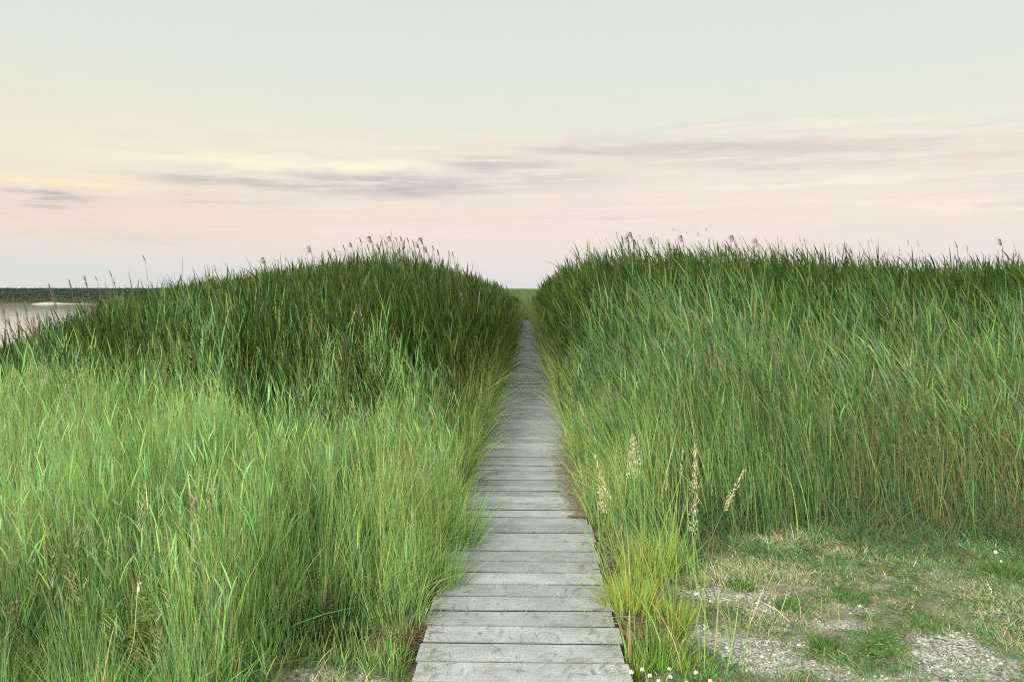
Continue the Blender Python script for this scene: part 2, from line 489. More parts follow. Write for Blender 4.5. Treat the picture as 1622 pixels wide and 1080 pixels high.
gxs = axis(-3.5, 5.0, 0.035, 4000, 1.05); gys = axis(2.2, 6.6, 0.035, 4000, 1.05)
GX, GY = np.meshgrid(gxs, gys)
V = np.stack([GX, GY, ground(GX, GY)], -1).reshape(-1, 3)
nx, ny = len(gxs), len(gys)
ii = (np.arange(ny - 1)[:, None] * nx + np.arange(nx - 1)[None]).ravel()
Q = np.stack([ii, ii + 1, ii + nx + 1, ii + nx], 1)
farc = sstep(np.hypot(GX, GY - 3), 14, 40)
C = np.stack([gravel(GX, GY), farc, farc * 0], -1).reshape(-1, 3)
o = raw_mesh('ground', V, Q, C, M_ground); tag(o, kind='structure')
o['label'] = 'flat marsh ground with bare earth and pale gravel'

# river: one sheet at water level over the river bed
V = [(-2500, -2500, WATER_Z), (60, -2500, WATER_Z), (60, BANK_Y + 8, WATER_Z), (-2500, BANK_Y + 8, WATER_Z)]
xs = np.linspace(-2500, -4, 60); ys = np.linspace(-2500, BANK_Y + 8, 60)
bx, by = np.meshgrid(xs, ys)
vv = np.stack([bx, by, np.full_like(bx, WATER_Z)], -1).reshape(-1, 3)
ii = (np.arange(59)[:, None] * 60 + np.arange(59)[None]).ravel()
o = raw_mesh('river', vv, np.stack([ii, ii + 1, ii + 61, ii + 60], 1), None, M_water); tag(o, kind='structure')
o['label'] = 'calm river mirroring the pink evening sky'

# sandbar at the foot of the far bank
b = Bag()
sa = at(62, 481, z=WATER_Z); sb = at(150, 482, z=WATER_Z)
n1, n2 = 60, 10
cx, cy = (sa.x + sb.x) / 2, (sa.y + sb.y) / 2
tt = np.linspace(-1, 1, n1); uu = np.linspace(-1, 1, n2)
U, T = np.meshgrid(uu, tt)
prof = (1 - T ** 2) ** 0.6 * (1 - U ** 2)
hz = WATER_Z - 0.08 + (0.12 + 0.30 * np.exp(-((T + 0.55) / 0.3) ** 2)) * prof + 0.05 * (vnoise(T * 9, U * 3) - 0.5) * prof
VV = np.stack([cx + T * (sb.x - sa.x) / 2, cy + 0 * T + U * 3.0 * (1 - 0.5 * T ** 2), hz], -1).reshape(-1, 3)
ii = (np.arange(n1 - 1)[:, None] * n2 + np.arange(n2 - 1)[None]).ravel()
b.add(VV, np.stack([ii, ii + 1, ii + n2 + 1, ii + n2], 1), (0.42, 0.39, 0.35))
o = b.build('sandbar', M_stone); tag(o, kind='structure'); o['label'] = 'pale sandbar at the far river bank'

# ------------------------------------------------------------------ boardwalk
BW_X0, BW_X1 = -0.478, 0.425
root = empty('boardwalk', (0, 5.0, 0), 'narrow boardwalk of weathered grey planks running straight through the reeds', 'boardwalk')
b = Bag(); pitch = 0.1815; y = 1.7
k = 0
while y < 41:
    gap = random.choice([0.009, 0.011, 0.013, 0.014, 0.019])
    wdt = pitch - gap
    tone = 0.335 * math.exp(random.gauss(0, 0.11)); warm = random.uniform(-0.015, 0.02)
    col = (tone * (0.99 + warm), tone * 1.0, tone * (1.0 - warm))
    x0 = BW_X0 + random.uniform(-0.014, 0.010); x1 = BW_X1 + random.uniform(-0.010, 0.014)
    yaw = random.gauss(0, 0.0035); dz = random.uniform(-0.004, 0.003); roll = random.gauss(0, 0.006); ti = random.gauss(0, 0.004)
    nseg = 8; ch = 0.004
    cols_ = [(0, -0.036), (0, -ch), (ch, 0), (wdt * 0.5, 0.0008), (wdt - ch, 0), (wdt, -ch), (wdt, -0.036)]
    gap_shade = (0.045, 0.038, 0.028)  # shade between planks put into the colour of their sides and bevels
    def edge(j, x): return 0.0016 * math.sin(9 * x + k * 1.7) + 0.001 * math.sin(31 * x + k * 2.9) if j in (0, 1, 5, 6) else 0.0
    def pv(j, x): return (x, y - 5.0 + cols_[j][0] + yaw * x + edge(j, x), cols_[j][1] + dz + roll * x * 0.5 + ti * (cols_[j][0] - wdt / 2) + 0.001 * math.sin(3 * x + k))
    xs_ = [x0 + (x1 - x0) * i / nseg for i in range(nseg + 1)]
    for a_, b_, cc in ((0, 1, gap_shade), (1, 2, tuple(c * .55 for c in col)), (2, 3, col), (3, 4, col), (4, 5, tuple(c * .8 for c in col)), (5, 6, gap_shade), (6, 0, gap_shade)):
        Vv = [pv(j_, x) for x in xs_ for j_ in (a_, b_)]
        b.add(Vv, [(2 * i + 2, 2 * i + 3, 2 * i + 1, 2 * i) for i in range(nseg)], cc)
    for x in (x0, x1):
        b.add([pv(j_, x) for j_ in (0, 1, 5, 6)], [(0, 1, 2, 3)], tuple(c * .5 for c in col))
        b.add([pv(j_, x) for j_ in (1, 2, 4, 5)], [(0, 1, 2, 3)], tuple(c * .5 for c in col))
    y += pitch; k += 1
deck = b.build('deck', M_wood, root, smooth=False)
for sx_ in (-0.36, 0.31):
    b = Bag(); b.box(sx_ - 0.03, sx_ + 0.03, 1.7 - 5, 41 - 5, -0.13, -0.036, (0.13, 0.115, 0.09)); b.build('support_beam', M_wood, root)

# ------------------------------------------------------------------ height of the vegetation (top, absolute z)
def smin(a, b, k=0.12):
    h = np.clip(0.5 + 0.5 * (b - a) / k, 0, 1)
    return b * (1 - h) + a * h - k * h * (1 - h)


def canopy(X, Y):
    X = np.asarray(X, float); Y = np.asarray(Y, float)
    s = X - shore(Y)
    hs = np.interp(s, [0, 1.7, 3.2, 4.1, 4.7, 6.4, 9, 11], [-.3, -.05, .34, .76, 1.16, 1.58, 2.05, 2.4])
    hx = np.interp(-X, [.3, .6, .9, 1.3, 2.0, 2.8, 3.6], [.8, 1.25, 1.5, 1.76, 2.1, 2.42, 2.42])
    near = sstep(Y, 12, 7)
    hx = hx * (1 - near) + near * np.interp(-X, [.4, .6, .9, 1.5, 2.4], [.40, .56, .8, 1.2, 1.9])
    hy = np.interp(Y, [2.4, 3.2, 4, 5, 6, 7.5, 9, 12, 15], [.5, .62, .72, .82, .9, 1.15, 1.5, 2.0, 2.35])
    # low plants right by the near end of the boardwalk
    low = sstep(X, -1.35, -1.0) * sstep(Y, 4.2, 3.7)
    hol = sstep(X / Y, -.40, -.34) * sstep(X / Y, -.15, -.21) * sstep(Y, 5.9, 6.3) * sstep(Y, 7.6, 7.1)
    hl = smin(smin(hs, hx), hy) * (1 - .45 * hol)
    hl = hl * (1 - low) + 0.10 * low
    # thinner spots in front of the herb, the bud and the dried seed plants
    q_ = X / np.maximum(Y, .1)
    thin = np.maximum(np.exp(-((q_ + .50) / .05) ** 2), np.exp(-((q_ + .645) / .035) ** 2)) * sstep(Y, 3.25, 3.05)
    hl = hl * (1 - .62 * thin)
    hxr = np.interp(X, [.3, .55, .8, 1.1, 1.6, 2.2], [.8, 1.28, 1.6, 1.9, 2.25, 2.36])
    nearr = sstep(Y, 13, 7)
    hxr = hxr * (1 - nearr) + nearr * np.interp(X, [.42, .6, .9, 1.4, 2.2], [.36, .52, .8, 1.2, 1.9])
    hyr = np.interp(Y, [5.2, 5.8, 7, 9, 11, 13, 16], [.55, .85, 1.1, 1.6, 1.95, 2.2, 2.33])
    side = np.interp(X, [1.8, 4, 8, 20], [0, 0.05, 0.24, 0.3])
    hr = smin(hxr, hyr - side)
    h = np.where(X < 0, hl, hr)
    tail = sstep(Y, 28, 42)
    cor = 1.15 + 0.1 * fbm(X, Y, 4, 2)
    h = h * (1 - tail) + np.minimum(h, np.where(np.abs(X) < 1.0, cor, h)) * tail
    h = h * (1 + sstep(Y, 8, 11) * (0.07 * (vnoise(X, Y, 2.6, 14) - 0.5) + 0.09 * (vnoise(X, Y, .7, 15) - 0.5) - .022))
    h = h * (1 + 0.15 * (fbm(X, Y, 1.3, 9) - 0.5) + 0.62 * (fbm(X, Y, 0.5, 12, 3) - 0.5) * sstep(Y, 11, 5) + 0.12 * (fbm(X, Y, 0.5, 12) - 0.5))
    return h


def scatter(n, x0, x1, y0, y1, keep):
    X = rng.uniform(x0, x1, n); Y = rng.uniform(y0, y1, n)
    k = rng.random(n) < keep(X, Y)
    return X[k], Y[k]


WIND = np.array([-1.0, 0.15, 0.0])


def meadow(b, X, Y, H, cols, w=(0.0035, 0.0075), lean=0.10, wind=0.10, seg=4, droop=0.10, wscale=True):
    """upright grass blades rooted on the ground, H = height of their tips"""
    n = len(X)
    z = ground(X, Y)
    L = np.maximum(H - z, 0.04)
    a = rng.uniform(0, 2 * np.pi, n); q = np.abs(rng.normal(0, lean, n))
    d = np.stack([np.cos(a) * q + wind * rng.random(n) * WIND[0], np.sin(a) * q, np.ones(n)], 1)
    a2 = a + rng.normal(0, .6, n); q2 = rng.gamma(2.0, droop, n)
    bend = np.stack([np.cos(a2) * q2 + wind * WIND[0], np.sin(a2) * q2, -0.45 * q2], 1)
    W_ = rng.uniform(w[0], w[1], n) * (1 if not wscale else np.clip(np.hypot(X, Y) / 5.0, 0.8, 4))
    r = rng.normal(size=(n, 3)); r[:, 1] += np.sign(r[:, 1]) * 1.2; r[:, 2] *= .2
    b.ribbons(np.stack([X, Y, z - 0.01], 1), d, L, bend, W_, cols, seg, 'blade', np.cross(d, r), cols * np.array([1.1, 1.05, 0.95]))


def choose(n, palette, weights, v=0.2, h=0.08):
    palette = np.array(palette); w = np.array(weights, float); w /= w.sum()
    c = palette[rng.choice(len(palette), n, p=w)]
    return np.clip(c * np.exp(rng.normal(0, v, (n, 1))) * np.exp(rng.normal(0, h, (n, 3))), .003, .8)


LIGHT = [(0.22, 0.37, 0.12), (0.28, 0.41, 0.11), (0.19, 0.36, 0.17), (0.42, 0.38, 0.21), (0.10, 0.19, 0.07), (0.28, 0.21, 0.14)]
LIGHTW = [5, 3.5, 4, 1.2, 1.0, .7]
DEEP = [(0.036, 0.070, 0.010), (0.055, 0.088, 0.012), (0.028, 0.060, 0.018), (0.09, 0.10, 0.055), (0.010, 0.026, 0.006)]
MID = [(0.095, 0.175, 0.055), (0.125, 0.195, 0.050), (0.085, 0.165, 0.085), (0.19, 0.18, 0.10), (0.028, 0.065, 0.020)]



def reed_plants(b, X, Y, H, pal, wts, nl=8, leafL=(.22, .42), plume=0.04, wl=(0.010, 0.020), seg=3, wmul=None, wind=.7):
    n = len(X)
    z = ground(X, Y); L = np.maximum(H - z, .15)
    dist = np.hypot(X, Y)
    ws = np.clip(dist / 11.5, 0.62, 2.6) if wmul is None else wmul
    lean = rng.normal(0, .05, (n, 2)); lean[:, 0] -= 0.05 * wind
    d = np.column_stack([lean, np.ones(n)]); bend = np.column_stack([rng.normal(-.10 * wind, .05, n), rng.normal(0, .04, n), -0.02 * np.ones(n)])
    sc = choose(n, pal, wts) * 0.9 + np.array([.02, .02, .005])
    b.ribbons(np.column_stack([X, Y, z - .02]), d, L, bend, 0.005 * ws, sc, 4, 'stem')
    dn = d / np.linalg.norm(d, axis=1, keepdims=True)
    for k in range(nl):
        f = 0.22 + 0.76 * (k + rng.random(n)) / nl
        P = np.column_stack([X, Y, z]) + dn * (L * f)[:, None] + bend * (L * f * f)[:, None]
        a = rng.uniform(0, 2 * np.pi, n)
        sp = rng.uniform(.10, .50, n) * (1.1 - .5 * f)
        dl = np.column_stack([np.cos(a) * sp - .12 * wind, np.sin(a) * sp, np.ones(n) * rng.uniform(.7, 1.0, n)])
        LL = 1.15 * rng.uniform(*leafL, n) * np.clip(L / 1.4, .5, 1.15) * (0.75 + .5 * np.sin(np.pi * f))
        dr = rng.gamma(2.0, .065, n)
        bl = np.column_stack([np.cos(a) * dr * .6 - .22 * wind * rng.random(n), np.sin(a) * dr * .6, -dr])
        c = choose(n, pal, wts)
        # whole plants differ a little from each other
        c = c * (0.75 + 0.5 * sc[:, 1:2] / sc[:, 1].mean())
        # near-vertical leaves stay inside the canopy
        b.ribbons(P, dl, LL, bl, rng.uniform(*wl, n) * ws, c, seg, 'leaf')
    m = rng.random(n) < plume
    if m.any(): soft_plumes(b, (np.column_stack([X, Y, z]) + dn * L[:, None] + bend * L[:, None])[m], rng.uniform(.14, .24, m.sum()), (0.17, 0.16, 0.11), ws[m] if np.ndim(ws) else 1.0)


def soft_plumes(b, P, L, col, ws=1.0, per=16):
    """reed flower plumes, upright tufts leaning with the wind"""
    n = len(P); ws = np.broadcast_to(np.asarray(ws, float), (n,))
    for k in range(per):
        f = rng.random(n)
        a = rng.uniform(0, 2 * np.pi, n); sp = rng.uniform(.05, .35, n)
        p = P + np.column_stack([-.15 * f * L, 0 * f, (f * .8 - .15) * L])
        d = np.column_stack([np.cos(a) * sp - .25, np.sin(a) * sp, np.ones(n)])
        b.ribbons(p, d, L * rng.uniform(.25, .5, n), np.column_stack([-.25 * np.ones(n), 0 * f, -.12 * np.ones(n)]), rng.uniform(.005, .010, n) * ws, vary(col, n, .2), 2, 'leaf')


# --- tall reeds, left and right of the boardwalk
def reedbed(name, label, side):
    b = Bag()
    def keep(X, Y):
        s = X - shore(Y)
        dens = np.clip(1.0 - (Y - 9) / 16, .3, 1)
        edge = np.where(side < 0, sstep(-X, .42, .8), sstep(X, .42, .75))
        lead = sstep(Y, 5.8, 7.4) if side < 0 else sstep(Y + 1.8 * (fbm(X, Y, .6, 71) - .5), 5.7, 6.7)
        shorek = sstep(s, .3, 1.5)
        fov = (np.abs(X + 0.02 * Y) < 0.78 * Y + 1.5)
        return dens * edge * lead * shorek * fov
    if side < 0: X, Y = scatter(60000, -20, -.42, 5.8, 30, keep)
    else: X, Y = scatter(60000, .42, 21, 5.5, 30, keep)
    n = len(X)
    H = canopy(X, Y) * np.where(rng.random(n) < .06, rng.uniform(1.0, 1.07, n), rng.uniform(.68, 1.0, n))
    blend = fbm(X, Y, 2.0, 30 + side)
    if side < 0:
        hollow = sstep(X / Y, -.40, -.33) * sstep(X / Y, -.13, -.2) * sstep(Y, 6.6, 7.2) * sstep(Y, 9.0, 8.0)
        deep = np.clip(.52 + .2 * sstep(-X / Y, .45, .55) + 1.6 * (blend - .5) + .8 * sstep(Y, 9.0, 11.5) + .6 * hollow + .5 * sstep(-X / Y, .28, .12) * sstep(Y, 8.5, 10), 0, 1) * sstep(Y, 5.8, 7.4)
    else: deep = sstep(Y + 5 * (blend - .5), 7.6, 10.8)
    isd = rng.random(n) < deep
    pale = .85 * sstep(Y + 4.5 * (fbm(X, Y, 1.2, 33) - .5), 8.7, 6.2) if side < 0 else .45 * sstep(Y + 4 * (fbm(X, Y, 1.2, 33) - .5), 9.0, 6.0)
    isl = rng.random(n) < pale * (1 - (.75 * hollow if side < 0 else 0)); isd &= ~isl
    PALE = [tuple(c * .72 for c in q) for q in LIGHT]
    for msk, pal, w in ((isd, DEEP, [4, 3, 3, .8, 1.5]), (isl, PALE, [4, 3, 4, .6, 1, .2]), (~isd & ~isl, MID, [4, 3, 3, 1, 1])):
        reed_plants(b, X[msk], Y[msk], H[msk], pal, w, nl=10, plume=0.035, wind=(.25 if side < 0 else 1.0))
    m = (rng.random(n) < .035) & (Y > 9)
    Hs = canopy(X[m], Y[m]) * rng.uniform(1.02, 1.14, m.sum()); q = m.sum()
    meadow(b, X[m], Y[m], Hs, choose(q, [(.10, .11, .05), (.13, .11, .07)], [1, 1]), (.0025, .004), .03, .03, 3, .02)
    soft_plumes(b, np.column_stack([X[m] - .05, Y[m], Hs - .05]), rng.uniform(.06, .14, q), (.13, .11, .07), .8, 9)
    # thin dry stems and last year's stalks
    m = rng.random(n) < .10
    meadow(b, X[m] + .03, Y[m], H[m] * rng.uniform(.8, 1.04, m.sum()), choose(m.sum(), [(.26, .22, .14), (.17, .14, .10), (.20, .22, .12)], [2, 2, 1]), (.003, .005), .05, .1)
    # beyond the crest, coarser
    X, Y = scatter(5200, -24 if side < 0 else .4, -.4 if side < 0 else 26, 30, 52, lambda X, Y: (np.abs(X) < .62 * Y) * sstep(X - shore(Y), 1, 2.5))
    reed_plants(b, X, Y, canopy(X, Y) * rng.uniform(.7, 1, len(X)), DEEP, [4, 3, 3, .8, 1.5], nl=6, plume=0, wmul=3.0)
    return tag(b.build(name, M_leaf), label, 'reeds', kind='stuff')


reedbed('reed_bed', 'dense dark green reed bed rising on the left of the boardwalk, towards the river', -1)
reedbed('reed_bed', 'dense dark green reed bed filling the right of the boardwalk behind the mown patch', 1)

# --- light green meadow grass, left foreground
b = Bag()
def keepm(X, Y):
    low = sstep(X, -1.4, -1.0) * sstep(Y, 4.25, 3.75)
    edge = sstep(-X, .44, .62)
    vis = (X > -.74 * Y - .5)
    clump = .10 + 1.0 * sstep(fbm(X, Y, .55, 41, 3), .36, .58)
    return edge * (1 - low) * vis * clump * (1 - sstep(Y + 4.5 * (fbm(X, Y, 1.0, 44) - .5), 5.9, 8.1)) * sstep(X - shore(Y), .5, 1.5)
X, Y = scatter(205000, -7.6, -.44, 2.5, 10.5, keepm)
n = len(X); H = canopy(X, Y) * rng.uniform(.28, 1.0, n) ** .8
tone = fbm(X, Y, 1.1, 47)
cols = choose(n, LIGHT, LIGHTW)
mid = choose(n, MID, [3, 2, 4, 1, 1.5])
mk = rng.random(n) < sstep(tone + .05 * (X + 2.5), .52, .66) * .7 * np.where(X > -1.6, .25, 1)
cols[mk] = mid[mk]
meadow(b, X, Y, H, cols, (.0035, .0085), .07, .03, 4, .05)
X, Y = scatter(60000, -5.0, -.5, 2.4, 5.2, keepm); n = len(X)
meadow(b, X, Y, np.minimum(ground(X, Y) + rng.uniform(.12, .5, n), canopy(X, Y)), choose(n, LIGHT, [5, 4, 3.5, .8, .3, .3]), (.004, .009), .2, .04, 4, .14)
# broader reed leaves standing among the grass
X, Y = scatter(4600, -6.5, -.6, 3.0, 8.0, lambda X, Y: keepm(X, Y) * .8)
reed_plants(b, X, Y, canopy(X, Y) * rng.uniform(.75, 1.04, len(X)), LIGHT, [4, 3, 5, .3, 1, .1], nl=6, leafL=(.16, .34), plume=0, wl=(.007, .013), seg=4, wind=.25)
# airy flowering grass heads
X, Y = scatter(4600, -6.5, -.55, 2.9, 8.0, lambda X, Y: keepm(X, Y) * sstep(fbm(X, Y, .9, 55), .42, .62))
n = len(X); z = ground(X, Y); H = canopy(X, Y) * rng.uniform(.8, 1.08, n)
hc = choose(n, [(.36, .32, .20), (.30, .26, .19), (.40, .37, .24)], [2, 2, 1])
meadow(b, X, Y, H, hc * .8, (.002, .003), .05, .08, 4, .05)
for k in range(10):
    f = rng.random(n) * .16
    P = np.column_stack([X - .07 * (H - z), Y, H - f]); a = rng.uniform(0, 6.28, n)
    b.ribbons(P, np.column_stack([np.cos(a) * .5, np.sin(a) * .5, np.ones(n) * .7]), rng.uniform(.02, .06, n), np.column_stack([-.2 * np.ones(n), 0 * a, -.15 * np.ones(n)]), .0035, vary((.36, .32, .21), n), 2, 'leaf')
tag(b.build('meadow_grass', M_leaf), 'tall light green meadow grass filling the left foreground', 'grass', kind='stuff')

# --- overhanging grass along both edges of the boardwalk
def verge(name, label, side):
    b = Bag()
    def edge_x(Y):
        return np.interp(Y, [2.5, 4.0, 5.0, 6.0, 8, 12, 20, 45], [-.56, -.52, -.50, -.42, -.40, -.36, -.34, -.30]) + .05 * (vnoise(Y, 0 * Y, .7, 5) - .5) if side < 0 else np.interp(Y, [2.5, 5.0, 5.6, 6.5, 8, 12, 20, 45], [.46, .44, .43, .44, .44, .41, .37, .33]) - .05 * (vnoise(Y, 0 * Y, .7, 6) - .5)
    n = 22000
    Y = 3.4 + (42 - 3.4) * rng.random(n) ** 2.1
    off = rng.random(n) ** 1.3 * .55
    X = edge_x(Y) + side * off
    X0 = np.where(np.abs(X) < (.485 if side < 0 else .435), side * (np.where(side < 0, .49, .44) + rng.random(n) * .05), X); reach = np.abs(X0 - X); X = X0
    k = (sstep(fbm(X, Y, .45, 60 + side), .3, .55) + .25 > rng.random(n))
    if side > 0: k &= (rng.random(n) < np.interp(Y, [3.4, 4.9, 5.6, 6.2, 8, 12], [.02, .12, .7, 1, .9, .7]))
    else: k &= (rng.random(n) < np.interp(Y, [3.4, 3.8, 4.6, 8, 12], [.12, .4, 1, .9, .7]))
    X, Y, off, reach = X[k], Y[k], off[k], reach[k]; n = len(X)
    z = ground(X, Y); H = np.minimum(canopy(X, Y) * rng.uniform(.5, 1.0, n), z + .30 + 1.1 * off + .05 * np.clip(Y - 3, 0, 22))
    L = np.maximum(H - z, .1)
    far = sstep(Y, 8, 16)[:, None]
    c = choose(n, LIGHT, [4, 4, 3, 1.4, 1.5, .8]) * (1 - far) + choose(n, MID, [3, 3, 3, 1, 2]) * far * .9
    inw = -side * (rng.gamma(2, .075, n) * np.where(rng.random(n) < .10, 2.4, 1) * np.interp(Y, [5, 9, 14], [1, .75, .6]) - .08 + reach * 1.3)
    d = np.column_stack([inw * .7 + rng.normal(0, .12, n), rng.normal(0, .12, n) - .05, np.ones(n)])
    bd = np.column_stack([inw * 1.3 - .05, rng.normal(0, .1, n), -np.abs(inw) * .9])
    b.ribbons(np.column_stack([X, Y, z]), d, L, bd, rng.uniform(.004, .009, n) * np.clip(Y / 5.5, .8, 2.6), c, 5, 'blade', None, c * np.array([1.25, 1.05, .9]))
    # dry basal litter leaning over the edge
    n = 5200; Y = 3.6 + 20 * rng.random(n) ** 2; X = side * (.43 + rng.random(n) * .2) - (.05 if side < 0 else 0)
    a = rng.uniform(0, 6.28, n)
    b.ribbons(np.column_stack([X, Y, ground(X, Y) + .02 + .06 * rng.random(n)]), np.column_stack([np.cos(a), np.sin(a), rng.uniform(.1, .8, n)]), rng.uniform(.06, .2, n),
              np.column_stack([0 * a, 0 * a, -.25 * np.ones(n)]), rng.uniform(.003, .006, n), choose(n, [(.30, .23, .15), (.22, .15, .11), (.12, .10, .06)], [2, 2, 1]), 3, 'blade')
    return tag(b.build(name, M_leaf), label, 'grass', kind='stuff')


verge('verge_grass', 'arching grass overhanging the left edge of the boardwalk', -1)
verge('verge_grass', 'arching grass overhanging the right edge of the boardwalk', 1)

# --- taller grass fringe in front of the right reeds, with rusty dead stalks
b = Bag()
X, Y = scatter(52000, .75, 8.5, 5.0, 8.4, lambda X, Y: sstep(Y + 1.8 * (fbm(X, Y, .6, 71) - .5), 5.3, 6.0) * (X < .68 * Y + 1) * (.5 + .7 * fbm(X, Y, .4, 73)) * (1 - .7 * sstep(Y, 6.6, 8.4)))
n = len(X); H = canopy(X, Y) * rng.uniform(.2, 1.02, n) ** .9
rust = sstep(X, 2.2, 4.4) * .60 * sstep(Y, 7.2, 5.8)
c = choose(n, MID + [LIGHT[0]], [3, 3, 3, 1.2, 1.5, 1.5])
cr_ = choose(n, [(.20, .14, .085), (.26, .20, .12), (.17, .17, .08)], [1.5, 2, 2.5])
m = rng.random(n) < rust; c[m] = cr_[m]
lt = choose(n, LIGHT, [4, 4, 3, 1, 1, .5]); m = rng.random(n) < sstep(X, 1.9, .9) * .8; c[m] = lt[m]
meadow(b, X, Y, H, c, (.003, .007), .08, .09, 4, .08)
X, Y = scatter(650, 1.0, 7, 5.4, 8, lambda X, Y: X < .7 * Y)
n = len(X); H = canopy(X, Y) * rng.uniform(.85, 1.15, n)
soft_plumes(b, np.column_stack([X, Y, H - .08]), rng.uniform(.08, .15, n), (.24, .22, .14), .55, 12)
meadow(b, X, Y, H, vary((.2, .2, .1), n), (.002, .003), .03, 0, 3, .02)
X, Y = scatter(42000, 1.1, 7, 5.2, 8, lambda X, Y: (X < .7 * Y) * sstep(fbm(X, Y, .6, 77), .4, .6) * sstep(X, 1.8, 3.6)); n = len(X)
a = rng.uniform(0, 6.28, n); zt = ground(X, Y) + (canopy(X, Y) * .95 - ground(X, Y)) * rng.random(n) ** .8
b.ribbons(np.column_stack([X, Y, zt]), np.column_stack([np.cos(a), np.sin(a), rng.uniform(-.3, 1.2, n)]), rng.uniform(.02, .06, n), np.column_stack([0 * a, 0 * a, -.3 * np.ones(n)]), rng.uniform(.002, .005, n),
          choose(n, [(.24, .16, .10), (.30, .24, .15), (.14, .19, .07)], [2, 2, 2]), 2, 'blade')
tag(b.build('tall_grass', M_leaf), 'tall green and rusty brown grass along the front of the right reed bed', 'grass', kind='stuff')

# --- short sward with clover on the right, and a little on the left
b = Bag()
def keeps(X, Y):
    g = gravel(X, Y)
    return np.where(X > 0, sstep(X, .46, .6), sstep(-X, .5, .6) * (X > -2.4)) * (1 - .86 * sstep(g, .25, .75)) * (.3 + .9 * sstep(fbm(X, Y, .3, 81), .3, .62)) * np.where(X > 0, Y < 5.9, Y < 4.5)
X, Y = scatter(150000, -2.4, 5.4, 2.7, 5.9, keeps)
k = X < .72 * Y + .3; X, Y = X[k], Y[k]
n = len(X); z = ground(X, Y)
cl = fbm(X, Y, .28, 84)
hgt = rng.gamma(3, .012, n) * (.6 + 1.5 * sstep(cl, .45, .7)) + .10 * sstep(Y, 4.9, 5.6) * rng.random(n)
dry = sstep(fbm(X, Y, .5, 87), .45, .6)
gA = choose(n, [(.10, .19, .06), (.13, .22, .065), (.07, .16, .085), (.05, .10, .04)], [3, 3, 3, 1.5])
gB = choose(n, [(.34, .31, .22), (.27, .23, .17), (.22, .27, .12), (.42, .40, .32)], [2, 2, 2, 1.3])
m = rng.random(n) < dry * .6 + .22; gA[m] = gB[m]
gA = gA * 1.45
meadow(b, X, Y, z + np.clip(hgt, .012, .2), gA, (.0025, .0055), .45, .05, 2, .22)
# low leafy fringe where the sward meets the tall grass
X, Y = scatter(38000, .9, 5.6, 4.7, 6.5, lambda X, Y: sstep(Y, 4.75, 5.3) * sstep(fbm(X, Y, .35, 95), .3, .55)); n = len(X)
hf = rng.uniform(.04, .12, n) + .34 * sstep(Y, 4.9, 5.8) * rng.random(n) * fbm(X, Y, .5, 96) * 1.8
meadow(b, X, Y, ground(X, Y) + hf, choose(n, [(.09, .17, .07), (.07, .14, .08), (.16, .18, .07), (.22, .16, .09)], [3, 3, 1.5, .8]), (.004, .009), .45, .05, 3, .2)
# small broad leaves of clover and plantain lying near the ground
X, Y = scatter(26000, -2.2, 5.2, 2.8, 5.6, lambda X, Y: keeps(X, Y) * sstep(fbm(X, Y, .22, 91), .42, .6)); n = len(X)
a = rng.uniform(0, 6.28, n)
b.ribbons(np.column_stack([X, Y, ground(X, Y) + .01 + .03 * rng.random(n)]), np.column_stack([np.cos(a), np.sin(a), rng.uniform(.1, .7, n)]), rng.uniform(.012, .035, n),
          np.column_stack([0 * a, 0 * a, -.3 * np.ones(n)]), rng.uniform(.007, .016, n), choose(n, [(.09, .19, .075), (.12, .22, .07), (.07, .15, .09)], [2, 2, 1]), 2, 'leaf')
# dry bits on the gravel
X, Y = scatter(16000, -2, 5.2, 2.8, 5.3, lambda X, Y: keeps(X, Y) * .5 + .15 * (X > .5)); n = len(X); a = rng.uniform(0, 6.28, n)
b.ribbons(np.column_stack([X, Y, ground(X, Y) + .006]), np.column_stack([np.cos(a), np.sin(a), .1 + 0 * a]), rng.uniform(.02, .06, n), np.column_stack([0 * a, 0 * a, -.05 * np.ones(n)]),
          rng.uniform(.002, .004, n), choose(n, [(.30, .24, .15), (.18, .13, .09)], [2, 1]), 2, 'blade')
tag(b.build('short_sward', M_leaf), 'short trodden grass and clover on stony ground, right foreground', 'grass', kind='stuff')

# --- gravel
b = Bag()
X, Y = scatter(60000, -1.4, 4.2, 2.8, 5.0, lambda X, Y: sstep(gravel(X, Y), .15, .6) * .8 * sstep(fbm(X, Y, .12, 131, 3), .36, .56) + .006); n = len(X)
r = rng.gamma(3.0, .0011, n) + .0016; z = ground(X, Y)
th = rng.uniform(0, 6.28, n)
ct, st = np.cos(th), np.sin(th)
base = np.array([(-1, -.7, 0), (1, -.8, 0), (.9, .8, 0), (-.8, .9, 0), (-.6, -.4, .7), (.55, -.5, .8), (.5, .5, .65), (-.5, .5, .75)])
loc = base[None] * r[:, None, None] * rng.uniform(.7, 1.25, (n, 8, 3))
Xv = loc[..., 0] * ct[:, None] - loc[..., 1] * st[:, None] + X[:, None]; Yv = loc[..., 0] * st[:, None] + loc[..., 1] * ct[:, None] + Y[:, None]
Vv = np.stack([Xv, Yv, loc[..., 2] + z[:, None] - .001], -1).reshape(-1, 3)
q = np.array([(4, 5, 6, 7), (0, 1, 5, 4), (1, 2, 6, 5), (2, 3, 7, 6), (3, 0, 4, 7)])
Qv = (np.arange(n)[:, None, None] * 8 + q[None]).reshape(-1, 4)
b.add(Vv, Qv, np.repeat(choose(n, [(.46, .44, .39), (.36, .33, .28), (.54, .52, .47), (.20, .17, .14)], [3, 3, .8, 2], .2, .04), 8, axis=0))
tag(b.build('gravel', M_stone, smooth=False), 'pale loose gravel scattered in bare patches of the short grass', 'gravel', kind='stuff')

